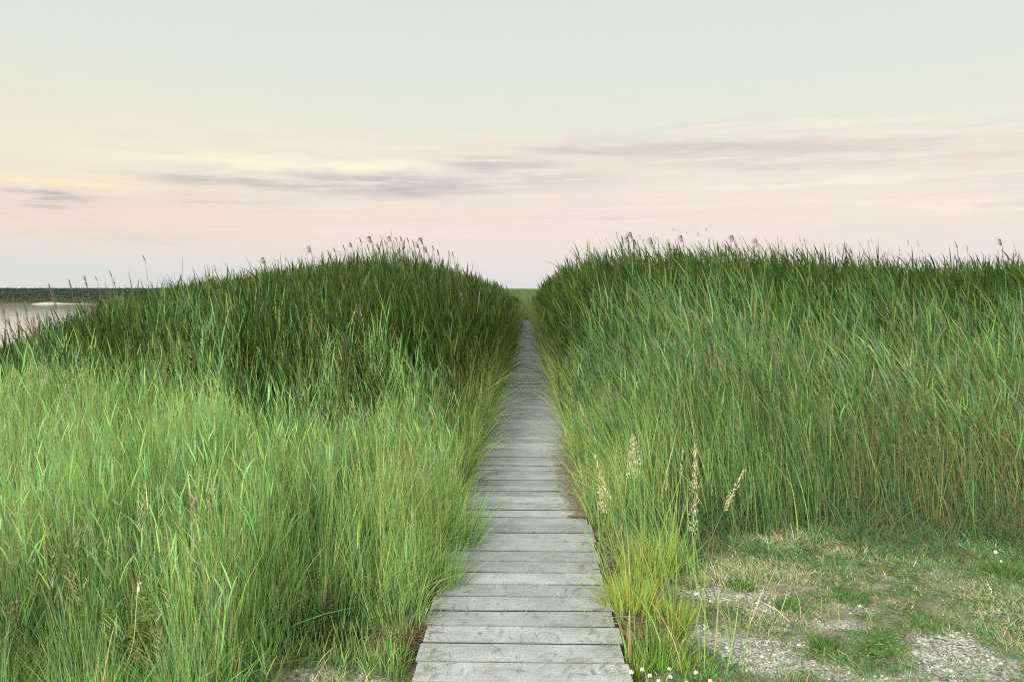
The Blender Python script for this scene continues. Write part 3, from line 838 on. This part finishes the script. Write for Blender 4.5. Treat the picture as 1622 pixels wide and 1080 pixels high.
b = Bag()
X, Y = scatter(6500, -1.5, 1.5, 36.5, 60, lambda X, Y: (Y > 41.1) | (np.abs(X) > .46)); n = len(X)
meadow(b, X, Y, ground(X, Y) + np.interp(Y, [36.5, 41, 42, 46, 60], [.5, .5, .6, 1.1, 1.4]) * rng.uniform(.5, 1, n), choose(n, [(.10, .15, .06), (.08, .13, .045), (.14, .16, .08)], [2, 2, 1]), (.005, .010), .10, .1, 3, .1)
tag(b.build('path_end_grass', M_leaf), 'grey-green grass closing the corridor where the boardwalk ends', 'grass', kind='stuff')

# --- marsh between the end of the boardwalk and the horizon
b = Bag()
n = 26000
Y = 44 * (230 / 44) ** rng.random(n); X = rng.uniform(-1, 1, n) * (.12 * Y + 2) + 0.0 * Y
k = (X - shore(Y)) > 2; X, Y = X[k], Y[k]; n = len(X)
H = ground(X, Y) + 1.25 * rng.uniform(.6, 1.0, n) * np.interp(Y, [44, 120, 230], [1, .9, .8])
meadow(b, X, Y, np.minimum(H, 1.56), choose(n, [(.09, .15, .06), (.07, .13, .05), (.12, .15, .07)], [2, 2, 1]), (.010, .02), .12, .1, 3, .1)
tag(b.build('distant_marsh_grass', M_leaf), 'pale green marsh beyond the far end of the boardwalk', 'marsh', kind='stuff')

# --- far river bank: willow scrub and reeds as one mass
b = Bag()
n = 60000
X = rng.uniform(-125, -20, n); Y = BANK_Y + 3 * np.sin(X * .05) + .2 + 26 * rng.random(n) ** 1.9
g = np.maximum(ground(X, Y), WATER_Z)
hh = .5 + 1.0 * fbm(X, Y, 5, 101) + .7 * (vnoise(X, Y, 1.6, 103) - .3)
top = np.minimum(g + np.clip(hh, .3, 2.2) + 0.5, 1.5 + .12 * vnoise(X, Y, 3, 105))
zz = g + (top - g) * rng.random(n) ** .7
a = rng.uniform(0, 6.28, n)
b.ribbons(np.column_stack([X, Y, zz]), np.column_stack([np.cos(a) * .7, np.sin(a) * .7, np.ones(n)]), rng.uniform(.15, .4, n), np.column_stack([0 * a, 0 * a, -.3 * np.ones(n)]), rng.uniform(.07, .16, n),
          choose(n, [(.045, .075, .055), (.065, .095, .07), (.03, .052, .038)], [2, 2, 2]), 2, 'leaf')
tag(b.build('far_bank_scrub', M_leaf), 'low dark green scrub lining the far bank of the river', 'scrub', kind='stuff')

# --- litter and small weeds on the boardwalk
b = Bag()
n = 2200; Y = 3.2 + 22 * rng.random(n) ** 1.7; X = np.where(rng.random(n) < .5, rng.uniform(-.46, .41, n), np.where(rng.random(n) < .6, .41 - rng.gamma(1.5, .05, n), -.46 + rng.gamma(1.5, .05, n)))
a = rng.uniform(0, 6.28, n)
b.ribbons(np.column_stack([X, Y, .006 + .004 * rng.random(n)]), np.column_stack([np.cos(a), np.sin(a), .08 + 0 * a]), rng.uniform(.02, .10, n), np.column_stack([rng.normal(0, .2, n), rng.normal(0, .2, n), -.07 * np.ones(n)]),
          rng.uniform(.002, .005, n), choose(n, [(.36, .31, .20), (.22, .17, .11), (.13, .2, .07)], [3, 2, 2]), 3, 'blade', np.column_stack([-np.sin(a), np.cos(a), 0 * a]))
# drift of brown litter along the right edge
n = 7000; Y = np.clip(rng.normal(6.7, .8, n), 5.5, 9.5); X = .44 - np.abs(rng.normal(0, .075, n)); a = rng.uniform(0, 6.28, n)
b.ribbons(np.column_stack([X, Y, .003 + .012 * rng.random(n)]), np.column_stack([np.cos(a), np.sin(a), .1 + 0 * a]), rng.uniform(.01, .05, n), np.column_stack([0 * a, 0 * a, -.08 * np.ones(n)]),
          rng.uniform(.003, .007, n), choose(n, [(.34, .25, .18), (.25, .17, .12), (.40, .33, .25)], [3, 2, 2]), 2, 'blade', np.column_stack([-np.sin(a), np.cos(a), 0 * a]))
tag(b.build('plant_litter', M_straw), 'dry plant litter strewn on the boardwalk planks', 'litter', kind='stuff')
b = Bag()
for i in range(70):
    kk = int(3.0 + (8.5 * random.random() ** 1.1) / pitch * 1.0); gy_ = 1.7 + pitch * (kk + 9)
    gx_ = random.choice([random.uniform(-.45, .4), random.uniform(-.46, -.2), random.uniform(.15, .4)])
    m = random.randint(3, 9)
    P = np.column_stack([gx_ + rng.normal(0, .012, m), gy_ - .006 + rng.normal(0, .003, m), -.03 + 0 * rng.random(m)])
    d = np.column_stack([rng.normal(0, .5, m), rng.normal(-.1, .4, m), np.ones(m)])
    b.ribbons(P, d, rng.uniform(.04, .11, m), np.column_stack([rng.normal(0, .3, m), 0 * d[:, 0], -.35 * np.ones(m)]), .004, choose(m, LIGHT, [2, 2, 2, 1, 1, 0]), 3, 'blade')
tag(b.build('gap_weeds', M_leaf), 'tiny green weeds sprouting from the gaps between the planks', 'weeds', kind='stuff')

# ------------------------------------------------------------------ countable plants
def seed_spikelets(b, pts, spread, L, wd, col, n, flop=0.0):
    """oat-like spikelets along the top of a stalk (pts = stalk polyline for the head)"""
    A = np.array([tuple(p) for p in pts]); t = rng.random(n) * (len(A) - 1); i = np.minimum(t.astype(int), len(A) - 2); f = (t - i)[:, None]
    P = A[i] * (1 - f) + A[i + 1] * f
    ax = A[-1] - A[0]; ax = ax / np.linalg.norm(ax)
    a = rng.uniform(0, 6.28, n)
    taper = 1 - 0.65 * t / (len(A) - 1)
    off = np.column_stack([np.cos(a), np.sin(a) * .8, rng.normal(0, .25, n)]) * (spread * rng.random(n) * taper)[:, None]
    d = ax[None] * .9 + off / max(spread, 1e-4) * .45; d[:, 0] += flop
    b.ribbons(P, off + ax * .004, np.ones(n) * .9 * np.linalg.norm(off, axis=1), np.zeros((n, 3)), .0011, vary(np.array(col) * .7, n, .1, .03), 1, 'stem')
    b.ribbons(P + off, d, rng.uniform(.7, 1.2, n) * L, np.column_stack([flop * np.ones(n), 0 * a, -.15 * np.ones(n)]), rng.uniform(.5, 1.2, n) * wd, vary(col, n, .28, .06), 3, 'seed')
    b.ribbons(P + off, d, rng.uniform(.7, 1.2, n) * L, np.column_stack([flop * np.ones(n), 0 * a, -.15 * np.ones(n)]), rng.uniform(.5, 1.0, n) * wd, vary(col, n, .14, .04), 3, 'seed')


def stalk(label, base, top, head, bowx=0.0, spread=.022, group=None, col=(.62, .55, .40), nsp=70, leaves=2, name='flowering_grass', sl=.019, sw=.0052, cat='grass stalk', stemr=.0016, parts=True):
    """base, top: world points; head: fraction of the length carrying seed"""
    base = Vector(base); top = Vector(top)
    e = empty(name, base, label, cat, group)
    pts = []
    for i in range(13):
        t = i / 12; p = (top - base) * t; p = p + Vector((bowx * math.sin(math.pi * t * .9), 0, 0)) * (top - base).length
        pts.append(p)
    bs = Bag(); bs.tube(pts, [stemr * (1.15 - .7 * i / 12) for i in range(13)], (.22, .30, .10), 5); bs.build('stem', M_straw, e)
    k0 = max(1, int(round((1 - head) * 12)))
    bh = Bag(); seed_spikelets(bh, pts[k0:], spread, sl, sw, col, nsp, flop=-.05); bh.build('seed_head', M_straw, e)
    for j in range(leaves):
        bl = Bag(); q = pts[2 + 2 * j]; s = random.choice([-1, 1])
        bl.ribbons([tuple(q)], [(s * .35, random.uniform(-.2, .2), 1)], [random.uniform(.16, .26)], [(s * .3, 0, -.5)], [.006], [(.14, .24, .06)], 6, 'leaf', np.array([[0.3, 1, 0.1]]))
        bl.build('leaf', M_leaf, e)
    return e


# seven ripe stalks at the right verge (photo pixel of tip, pixel of foot, depth)
def foot(px, py): return at(px, py, z=G0)
ST = [('ripe cream grass stalk leaning left over the boardwalk edge, in the right verge', (944, 722), (1003, 905), 4.75, .42, .030, -.02),
      ('broad feathery cream grass head, leftmost tall one behind the yellow tuft', (1003, 690), (1003, 880), 4.9, .30, .050, .01),
      ('slim upright pale stalk just left of the thick cream seed spike', (1082, 708), (1070, 890), 4.85, .34, .010, .0),
      ('thickest upright cream seed spike right of the yellow grass tuft', (1100, 706), (1092, 900), 4.8, .74, .030, .02),
      ('cream grass head leaning far right over the short grass', (1180, 747), (1108, 910), 4.7, .40, .026, -.03),
      ('short cream grass head low on the boardwalk side of the right verge', (950, 770), (985, 900), 4.8, .35, .030, -.04),
      ('faint thin green-headed stalk between the feathery head and the slim stalk', (1058, 742), (1050, 890), 4.9, .25, .008, .0)]
for i, (lab, tp, fp, Yd, head, sprd, bow) in enumerate(ST):
    f_ = at(fp[0], fp[1], Y=Yd); f_.z = float(ground(f_.x, Yd)); t_ = at(tp[0], tp[1], Y=Yd + random.uniform(-.08, .08))
    stalk(lab, f_, t_, head, bow, sprd, 'ripe grass stalks in the right verge', nsp=[100, 150, 34, 210, 85, 85, 20][i])

# fine green stalks around them
FS = [(1024, 745), (1040, 728), (1066, 755), (1012, 760), (1128, 770), (975, 752), (1035, 772), (1090, 765)]
sides_ = ['near the feathery cream head', 'behind the feathery cream head', 'left of the slim pale stalk', 'below the feathery cream head', 'between the thick spike and the right leaning head',
          'between the leaning stalk and the feathery head', 'in the gap left of the slim stalk', 'touching the thick cream spike']
for (px, py), sd in zip(FS, sides_):
    Yd = random.uniform(4.9, 5.25); t_ = at(px, py, Y=Yd); f_ = Vector((t_.x + random.uniform(-.04, .04), Yd, 0)); f_.z = float(ground(f_.x, Yd))
    stalk('thin green grass stalk with a tiny head ' + sd, f_, t_, .14, random.uniform(-.02, .02), .006, 'thin green stalks in the right verge', (.30, .33, .16), 12, 1, stemr=.0013)


def tuft(name, label, x, y, n, h, spread, pal, w, width=(.003, .007), lean=.35, droop=.18, rad=.08, cat='grass tuft', group=None, seg=5, tops=None):
    z = float(ground(x, y))
    e_ = Bag(); a = rng.uniform(0, 6.28, n); r = rng.random(n) ** .6 * rad
    P = np.column_stack([np.cos(a) * r, np.sin(a) * r, np.zeros(n) - .01])
    q = np.abs(rng.normal(0, lean, n)) * (r / rad * .7 + .3)
    aa = a + rng.normal(0, .5, n)
    d = np.column_stack([np.cos(aa) * q, np.sin(aa) * q, np.ones(n)])
    dr = rng.gamma(2, droop, n)
    bend = np.column_stack([np.cos(aa) * dr, np.sin(aa) * dr, -.5 * dr])
    c = choose(n, pal, w)
    e_.ribbons(P, d, h * rng.uniform(.4, 1, n), bend, rng.uniform(*width, n), c, seg, 'blade', None, c if tops is None else c * np.array(tops))
    o = e_.build(name, M_leaf); o.location = (x, y, z)
    return tag(o, label, cat, group)


YEL = [(.42, .46, .10), (.28, .42, .09), (.48, .40, .14), (.20, .34, .09), (.40, .25, .12)]
for lab, px, py, h, n, rad, w_ in [
        ('yellow-green grass tuft against the right edge of the boardwalk', 1000, 985, .33, 700, .11, [5, 4, 1.2, 1.5, .2]),
        ('orange-tinged grass tuft right of the yellow-green tuft, bordering the gravel', 1066, 1000, .24, 380, .08, [3, 3, 2, 2, 1]),
        ('fresh green grass clump in front of the yellow tuft, beside the boardwalk', 1040, 1045, .20, 420, .12, [1, 4, .4, 4, .3]),
        ('bright yellow-green clump behind the yellow tuft at the foot of the cream stalks', 1022, 925, .36, 420, .13, [3, 4, 1, 3, .3]),
        ('small green clump close to the boardwalk corner, above the clover heads', 1005, 1068, .14, 220, .07, [.5, 3, .5, 4, .3]),
        ('low green clump at the right end of the clover heads', 1095, 1062, .10, 240, .10, [.5, 3, .5, 4, .3]),
        ('leafy green clump left of the thick cream spike', 1052, 905, .34, 320, .13, [2, 4, 1, 4, .3])]:
    p = foot(px, py); tuft('grass_tuft', lab, p.x, p.y, n, h, .1, YEL, w_, rad=rad, group='tufts along the right verge', lean=.22, droop=.10)
# left side
p = foot(535, 1000); tuft('sedge_tuft', 'dark green arching sedge tuft in the hollow left of the boardwalk', p.x, p.y, 620, .34, .1, [(.045, .10, .04), (.03, .07, .03), (.08, .15, .06)], [3, 2, 1], lean=.7, droop=.32, rad=.20, cat='sedge', width=(.004, .009))
for lab, px, py, h, n, rad in [('light green grass clump on the left verge, beside the near planks', 690, 950, .42, 420, .13),
                               ('loose green clump between the sedge tuft and the boardwalk', 632, 1010, .30, 320, .14),
                               ('low pale green clump by the near left corner of the boardwalk', 612, 1060, .13, 240, .12),
                               ('tall arching light green clump on the left verge, behind the near one', 715, 880, .60, 520, .18)]:
    p = foot(px, py); tuft('grass_tuft', lab, p.x, p.y, n, h, .1, LIGHT, [4, 4, 3, 1, 1, .3], rad=rad, group='tufts along the left verge', lean=.2, droop=.12)
for lab, px, py, h, n, rad in [('small green weed tuft left of the bushy clump on the gravel', 1308, 1030, .09, 260, .07),
                               ('bright green weed tuft in the middle of the short grass', 1250, 965, .07, 260, .08),
                               ('small leafy tuft at the edge of the upper gravel patch', 1175, 935, .08, 200, .07),
                               ('green tuft behind the gravel patches, near the frame edge at right', 1590, 905, .13, 260, .10),
                               ('low yellow-green tuft between the gravel patches at right', 1465, 985, .06, 220, .09),
                               ('low green tuft in the sward just above the bushy clump', 1345, 950, .06, 260, .10)]:
    p = foot(px, py); tuft('weed_clump', lab, p.x, p.y, n, h, .1, [(.10, .20, .05), (.13, .23, .06), (.07, .15, .06), (.22, .22, .08)], [3, 3, 2, .6], rad=rad, cat='weed clump', group='weed clumps in the short grass', lean=.5, droop=.2, seg=3, width=(.004, .008))

p = foot(1388, 1042); p.z = float(ground(p.x, p.y))
e = empty('bushy_weed', p, 'bushy green weed standing alone among the gravel, right foreground', 'weed')
bs = Bag(); bl = Bag()
for i in range(46):
    a = random.uniform(0, 6.28); q = random.random() ** .7; h = .16 * random.uniform(.55, 1) * (1 - .35 * q)
    top = Vector((math.cos(a) * q * .19, math.sin(a) * q * .13, h)); pts = [Vector((top.x * t ** .7, top.y * t ** .7, top.z * t)) for t in (0, .25, .5, .75, 1)]
    bs.tube(pts, .0009, (.14, .2, .07), 3)
    m = 30; t = rng.random(m) * .8 + .2; P = np.column_stack([top.x * t ** .7, top.y * t ** .7, top.z * t]); aa = rng.uniform(0, 6.28, m)
    bl.ribbons(P, np.column_stack([np.cos(aa), np.sin(aa), rng.uniform(.2, 1.3, m)]), rng.uniform(.012, .03, m), np.column_stack([0 * aa, 0 * aa, -.3 * np.ones(m)]), rng.uniform(.003, .006, m),
               choose(m, [(.14, .25, .08), (.19, .30, .08), (.10, .19, .08)], [3, 2, 2]), 2, 'leaf')
bs.build('stems', M_straw, e); bl.build('foliage', M_leaf, e)

# leafy weed in the left foreground
p = at(205, 1040, Y=3.1); p.z = float(ground(p.x, p.y))
e = empty('leafy_weed', p, 'bushy yellow-green herb with small leaves in the left foreground grass', 'weed')
for i in range(5):
    bs = Bag(); bl = Bag(); a = i * 1.3; top = Vector((.11 * math.cos(a), .06 * math.sin(a), random.uniform(.34, .50)))
    pts = [top * (j / 8) + Vector((0, 0, 0)) for j in range(9)]
    bs.tube(pts, .0018, (.16, .22, .08)); st_ = bs.build('stem', M_straw, e)
    m = 150; t = rng.random(m) * .8 + .2; P = np.outer(t, np.array(top)); aa = rng.uniform(0, 6.28, m)
    bl.ribbons(P, np.column_stack([np.cos(aa), np.sin(aa), rng.uniform(.1, .9, m)]), rng.uniform(.018, .04, m), np.column_stack([0 * aa, 0 * aa, -.3 * np.ones(m)]), rng.uniform(.006, .012, m),
               choose(m, [(.20, .29, .07), (.13, .22, .06), (.26, .30, .10)], [3, 2, 1]), 2, 'leaf')
    bl.build('foliage', M_leaf, st_)

# pale bud on a long stalk
p = at(196, 1062, Y=2.95); t_ = at(219, 935, Y=2.95)
e = empty('budding_flower', p, 'single pale pinkish bud on a tall thin stalk in the left foreground', 'flower')
d = t_ - p
bs = Bag(); bs.tube([d * t + Vector((.03 * math.sin(3 * t) * (1 - t), 0, 0)) for t in np.linspace(0, 1, 9)], [.0022, .0022, .0021, .002, .0019, .0018, .0018, .002, .004], (.42, .48, .30), 6); bs.build('stem', M_straw, e)
bs = Bag(); c_ = d + Vector((.002, 0, .012))
bs.ball((c_.x, c_.y, c_.z - .006), .008, (.50, .52, .36), 8, 5, .05, (.8, .8, 1.7)); bs.build('calyx', M_bloom, e)
bs = Bag(); m = 40; a = rng.uniform(0, 6.28, m)
bs.ribbons(np.tile([c_.x, c_.y, c_.z + .004], (m, 1)), np.column_stack([np.cos(a) * .5 + .25, np.sin(a) * .5, np.ones(m)]), rng.uniform(.012, .022, m), np.zeros((m, 3)), .004, vary((.66, .54, .48), m, .12), 2, 'leaf'); bs.build('petals', M_bloom, e)

# dried round seed heads, far left
for lab, tps, fx in [('dried plant with two round brown seed balls, taller of the pair at far left', [(20, 955), (28, 953)], 40),
                     ('dried plant with three small brown seed balls, lower of the pair at far left', [(10, 963), (16, 970), (22, 965)], 16)]:
    Yd = 3.0; p = at(fx, 1075, Y=Yd); e = empty('dried_seed_plant', p, lab, 'dried plant', 'dried seed plants at the left')
    fork = (at(tps[0][0] + 3, tps[0][1] + 28, Y=Yd) - p)
    bs = Bag(); bs.tube([fork * (j / 5) for j in range(6)], .0016, (.25, .25, .13)); bs.build('stem', M_straw, e)
    for tp in tps:
        q = at(tp[0], tp[1], Y=Yd) - p
        bs = Bag(); bs.tube([fork, (fork + q) / 2 + Vector((.002, 0, 0)), q], .0011, (.25, .22, .13)); br = bs.build('branch', M_straw, e)
        bs = Bag(); bs.ball(tuple(q), .0085, (.17, .13, .08), 9, 6, .08); bs.build('seed_ball', M_bloom, br)

# white clover heads by the near right corner of the boardwalk
CL = [((1000, 1062), 'white clover head closest to the boardwalk corner', .011), ((1017, 1058), 'pinkish white clover head, second from the boardwalk', .010), ((1029, 1068), 'round greenish white clover head left of the tall pair', .010),
      ((1060, 1057), 'small white clover head standing highest in the middle of the row', .008), ((1062, 1070), 'white clover head just under the highest one', .009), ((1102, 1063), 'white clover head with ragged petals, right of the middle pair', .009),
      ((1125, 1076), 'pale clover head low at the right end of the row', .009), ((1088, 1079), 'white clover head cut by the bottom frame edge', .009), ((1043, 1076), 'brownish white clover head between the left and middle ones', .008),
      ((1586, 887), 'white clover head in the short grass near the right frame edge, upper one', .007), ((1568, 930), 'white clover head in the short grass near the right frame edge, lower one', .006)]
for (px, py), lab, r in CL:
    p = at(px, py + 2, z=.03); p0 = Vector((p.x + random.uniform(-.01, .01), p.y + .01, float(ground(p.x, p.y))))
    e = empty('clover_flower', p0, lab, 'clover flower', 'white clover flowers')
    q = p - p0; r *= .85
    bs = Bag(); bs.tube([q * (j / 4) + Vector((.004 * math.sin(j), 0, 0)) for j in range(4)] + [q], .0011, (.13, .2, .07)); bs.build('stem', M_leaf, e)
    bs = Bag(); bs.ball((q.x, q.y, q.z), r * .62, (.50, .46, .36), 8, 5, .05)
    m = 70; a = rng.uniform(0, 6.28, m); ph = np.arccos(rng.uniform(-.6, 1, m))
    dd = np.column_stack([np.cos(a) * np.sin(ph), np.sin(a) * np.sin(ph), np.cos(ph)])
    bs.ribbons(np.array([tuple(q)]) + dd * r * .5, dd, r * rng.uniform(.5, .75, m), np.column_stack([0 * a, 0 * a, .25 * np.ones(m)]), .0034, vary((.80, .77, .68), m, .08, .03), 2, 'leaf'); bs.build('flower_head', M_bloom, e)
# dandelion clock
p = at(1577, 874, Y=4.9); p0 = Vector((p.x, p.y, float(ground(p.x, p.y)))); q = p - p0
e = empty('dandelion_clock', p0, 'round white dandelion seed head above the grass near the right frame edge', 'dandelion')
bs = Bag(); bs.tube([q * (j / 4) for j in range(5)], .0014, (.2, .25, .1)); bs.build('stem', M_leaf, e)
bs = Bag(); m = 260; dd = rng.normal(size=(m, 3)); dd /= np.linalg.norm(dd, axis=1, keepdims=True)
bs.ribbons(np.tile(tuple(q), (m, 1)), dd, .012 + 0 * dd[:, 0], 0 * dd, .0016, vary((.8, .8, .78), m, .05, .02), 2, 'blade'); bs.ball(tuple(q), .004, (.3, .25, .18), 6, 4); bs.build('seed_head', M_bloom, e)

# fallen blades lying on the planks
def lying(label, pts, w, col, name='fallen_leaf'):
    P = [at(px, py, z=.006 + dz) for px, py, dz in pts]
    e0 = P[0]; b_ = Bag(); V = []
    n = 12
    for i in range(n + 1):
        t = i / n * (len(P) - 1); k = min(int(t), len(P) - 2); f = t - k
        q = P[k].lerp(P[k + 1], f); dirv = (P[k + 1] - P[k]).normalized(); sd = dirv.cross(Vector((0, 0, 1))).normalized()
        ww = w * max(.1, math.sin(math.pi * (.08 + .88 * i / n)))
        V += [tuple(q - e0 - sd * ww / 2), tuple(q - e0 + sd * ww / 2 + Vector((0, 0, .001)))]
    b_.add(V, [(2 * i, 2 * i + 1, 2 * i + 3, 2 * i + 2) for i in range(n)], col)
    o = b_.build(name, M_straw); o.location = e0
    return tag(o, label, 'fallen leaf', 'fallen leaves on the boardwalk')


lying('dry cream grass blade lying at the right edge of the near planks', [(951, 937, 0), (957, 945, .004), (962, 956, .003), (960, 968, 0)], .008, (.62, .58, .48))
lying('thin straw blade reaching over the planks from the right, near the yellow tuft', [(1000, 975, .02), (965, 978, .03), (930, 973, .01), (905, 969, 0)], .006, (.38, .36, .18))
lying('thin straw blade crossing the planks below the longest one, right side', [(985, 988, .02), (950, 984, .02), (915, 980, .003)], .005, (.34, .34, .18))
lying('short green leaf fallen across a plank gap, right of centre', [(905, 936, .0), (915, 931, .008), (927, 925, .01)], .007, (.13, .22, .07))
lying('small curled straw leaf on the planks left of centre, further along', [(768, 797, 0), (773, 789, .02), (765, 788, .03)], .007, (.5, .42, .3))
lying('pale curved blade arching onto the planks from the left verge', [(715, 845, .05), (735, 832, .06), (752, 835, .03), (758, 846, 0)], .009, (.30, .42, .22))

# tall reeds with plumes standing clear of the crest
def plume_reed(label, tip, Yd, kind='droop', group=None, Lp=.13, col=(.16, .12, .09), green=(.10, .13, .05)):
    Lp *= random.uniform(.75, 1.15); fl = random.uniform(.6, 1.25)
    t_ = at(tip[0], tip[1], Y=Yd)
    bx_ = t_.x + random.uniform(.10, .22); g0 = float(ground(bx_, Yd)); p0 = Vector((bx_, Yd, g0))
    e = empty('plumed_reed', p0, label, 'reed', group)
    top = t_ - p0; stem_top = top - Vector((-.02, 0, Lp * .75))
    sc = Yd / 14.0
    bs = Bag(); pts = [Vector((stem_top.x * (j / 8) ** 1.8, 0, stem_top.z * j / 8)) for j in range(9)]
    bs.tube(pts, .0042 * sc, green, 4); bs.build('stem', M_straw, e)
    bs = Bag(); m = 60
    f = rng.random(m); a = rng.uniform(0, 6.28, m)
    P = np.array([tuple(stem_top)]) + np.column_stack([(-.03 * f), 0 * f, f * Lp * .8])
    if kind == 'droop':
        d = np.column_stack([-.55 + .25 * np.cos(a), .25 * np.sin(a), .9 - .3 * f]); bd = np.column_stack([-.45 * fl + rng.normal(0, .12, m), rng.normal(0, .15, m), -1.1 * fl + rng.normal(0, .2, m)])
        bs.ribbons(P, d, Lp * rng.uniform(.4, .75, m), bd, rng.uniform(.004, .009, m) * sc, vary(col, m, .15), 4, 'leaf')
    else:
        d = np.column_stack([-.15 + .25 * np.cos(a), .25 * np.sin(a), np.ones(m)]); bd = np.column_stack([-.12 * np.ones(m), 0 * f, -.1 * np.ones(m)])
        bs.ribbons(P, d, Lp * rng.uniform(.25, .5, m), bd, rng.uniform(.003, .007, m) * sc, vary(col, m, .15), 3, 'leaf')
    bs.build('plume', M_straw, e)
    for j in range(3):
        bl = Bag(); q = pts[4 + j]; s = random.choice([-1, -1, 1])
        bl.ribbons([tuple(q)], [(s * .3, random.uniform(-.2, .2), 1)], [random.uniform(.25, .38)], [(-.2, 0, -.3)], [.012 * sc], vary((.05, .09, .03), 1), 5, 'leaf', np.array([[.9, .3, .2]]))
        bl.build('leaf', M_leaf, e)
    return e


LT = [((492, 391), 'd'), ((557, 386), 'd'), ((571, 379), 'u'), ((588, 376), 'd'), ((599, 389), 'u'), ((610, 383), 'u'), ((619, 375), 'd'), ((628, 379), 'u'), ((635, 377), 'u'), ((646, 379), 'u'),
      ((655, 384), 'u'), ((669, 378), 'd'), ((663, 387), 'd'), ((676, 392), 'd'), ((694, 398), 'u'), ((711, 400), 'u'), ((717, 401), 'u'), ((419, 409), 'd'), ((530, 396), 'u'), ((545, 391), 'u'), ((583, 390), 'u'), ((640, 388), 'u'), ((686, 392), 'u')]
LTL = ['drooping plume on a reed standing alone on the left shoulder of the left crest', 'shaggy drooping plume at the left end of the row on the left crest', 'upright thin plume between the shaggy one and the high hooked one, left crest',
       'small dark plume on a hooked tall reed, left crest', 'short upright reed plume low in the row, left crest', 'slim reed plume just left of the double plume, left crest', 'large dark double plume, the tallest in the middle of the left crest',
       'slim reed just right of the large double plume, left crest', 'thin hooked reed right of the large double plume, left crest', 'thin curved reed in the middle of the right half of the left crest row', 'faint upright reed between the curved reed and the dark round plume',
       'dark round plume on the tallest reed at the right of the left crest', 'small dark plume just left below the dark round plume, left crest', 'small dark plume just right below the dark round plume, left crest', 'upright reed where the left crest starts to fall to the path',
       'left one of two thin reeds side by side on the falling right slope', 'right one of two thin reeds side by side on the falling right slope', 'small drooping plume low on the far left slope of the left reed bed', 'thin upright reed on the left part of the left crest',
       'thin upright reed directly left of the shaggy drooping plume', 'short upright reed below the small hooked plume, left crest', 'short upright reed below the thin hooked reed, left crest', 'faint reed right of the dark round plume, left crest']
for (tp, kd), lab in zip(LT, LTL):
    plume_reed(lab, tp, random.uniform(14.0, 17.0), 'droop' if kd == 'd' else 'up', 'plumed reeds on the left crest', Lp=.155 if kd == 'd' else .13)
RT = [((986, 378), 'u', 'slim upright plume left of the dark plume cluster, right crest'), ((995, 374), 'd', 'left plume of the dark cluster on the right crest'), ((1001, 369), 'd', 'tallest dark plume of the cluster on the right crest'),
      ((1007, 381), 'd', 'right plume of the dark cluster on the right crest'), ((1033, 378), 'd', 'faint small plume right of the dark cluster'), ((1081, 374), 'd', 'single dark round plume on the middle of the right crest'),
      ((1162, 374), 'd', 'small hooked plume on a thin reed, right crest'), ((1199, 379), 'd', 'faint small plume right of the hooked one, right crest'), ((1515, 387), 'u', 'thin upright plume near the right frame edge'), ((1586, 381), 'd', 'tall drooping plume closest to the right frame edge')]
for tp, kd, lab in RT:
    plume_reed(lab, tp, random.uniform(12.5, 14.5), 'droop' if kd == 'd' else 'up', 'plumed reeds on the right crest', Lp=.14)
FL = [((111, 447), 'feathery grass plume against the sky above the river, left one of a pair', 9.5, .13), ((136, 443), 'feathery grass plume against the sky above the river, right one of a pair', 9.5, .15), ((79, 453), 'dark pointed plume standing before the far bank', 9, .13),
      ((86, 468), 'pinkish plume standing before the sandbar', 9, .2), ((42, 488), 'dark seed plume against the water, right of the leftmost', 7.5, .24), ((5, 486), 'leftmost drooping seed plume against the water', 7, .26), ((28, 497), 'slim brown plume against the water between the two dark ones', 7.3, .2),
      ((62, 500), 'brown plume against the water at the edge of the reeds', 8, .18), ((16, 512), 'short brown plume low against the water at the left frame edge', 7, .2), ((152, 440), 'thin bent plume above the river, right of the feathery pair', 10, .09),
      ((228, 408), 'faint tall plume against the sky on the long left slope', 12, .09), ((175, 432), 'thin plume where the far bank meets the left slope', 10.5, .09), ((52, 512), 'brown seed plume low between reeds and water', 7.6, .2)]
for tp, lab, Yd, Lp in FL:
    plume_reed(lab, tp, Yd, 'up', 'plumed grasses by the river', Lp=Lp, col=(.24, .17, .12) if tp[0] < 100 else (.20, .18, .13), green=(.20, .16, .10))
# brown sparse stalks standing against the water
b = Bag()
X, Y = scatter(260, -8.5, -3.5, 6.0, 10.5, lambda X, Y: ((X / Y) < -.59) * ((X / Y) > -.74) * sstep(X - shore(Y), .8, 1.6)); n = len(X)
H = canopy(X, Y) + rng.uniform(-.05, .22, n)
meadow(b, X, Y, H, choose(n, [(.20, .13, .08), (.26, .19, .11), (.10, .14, .05)], [2, 2, 1]), (.003, .005), .05, .1)
soft_plumes(b, np.column_stack([X - .09 * H, Y, H - .06]), rng.uniform(.08, .16, n), (.24, .16, .11), .7, 9)
tag(b.build('brown_stalks', M_straw), 'sparse brown seed stalks along the water edge at far left', 'grass', kind='stuff')
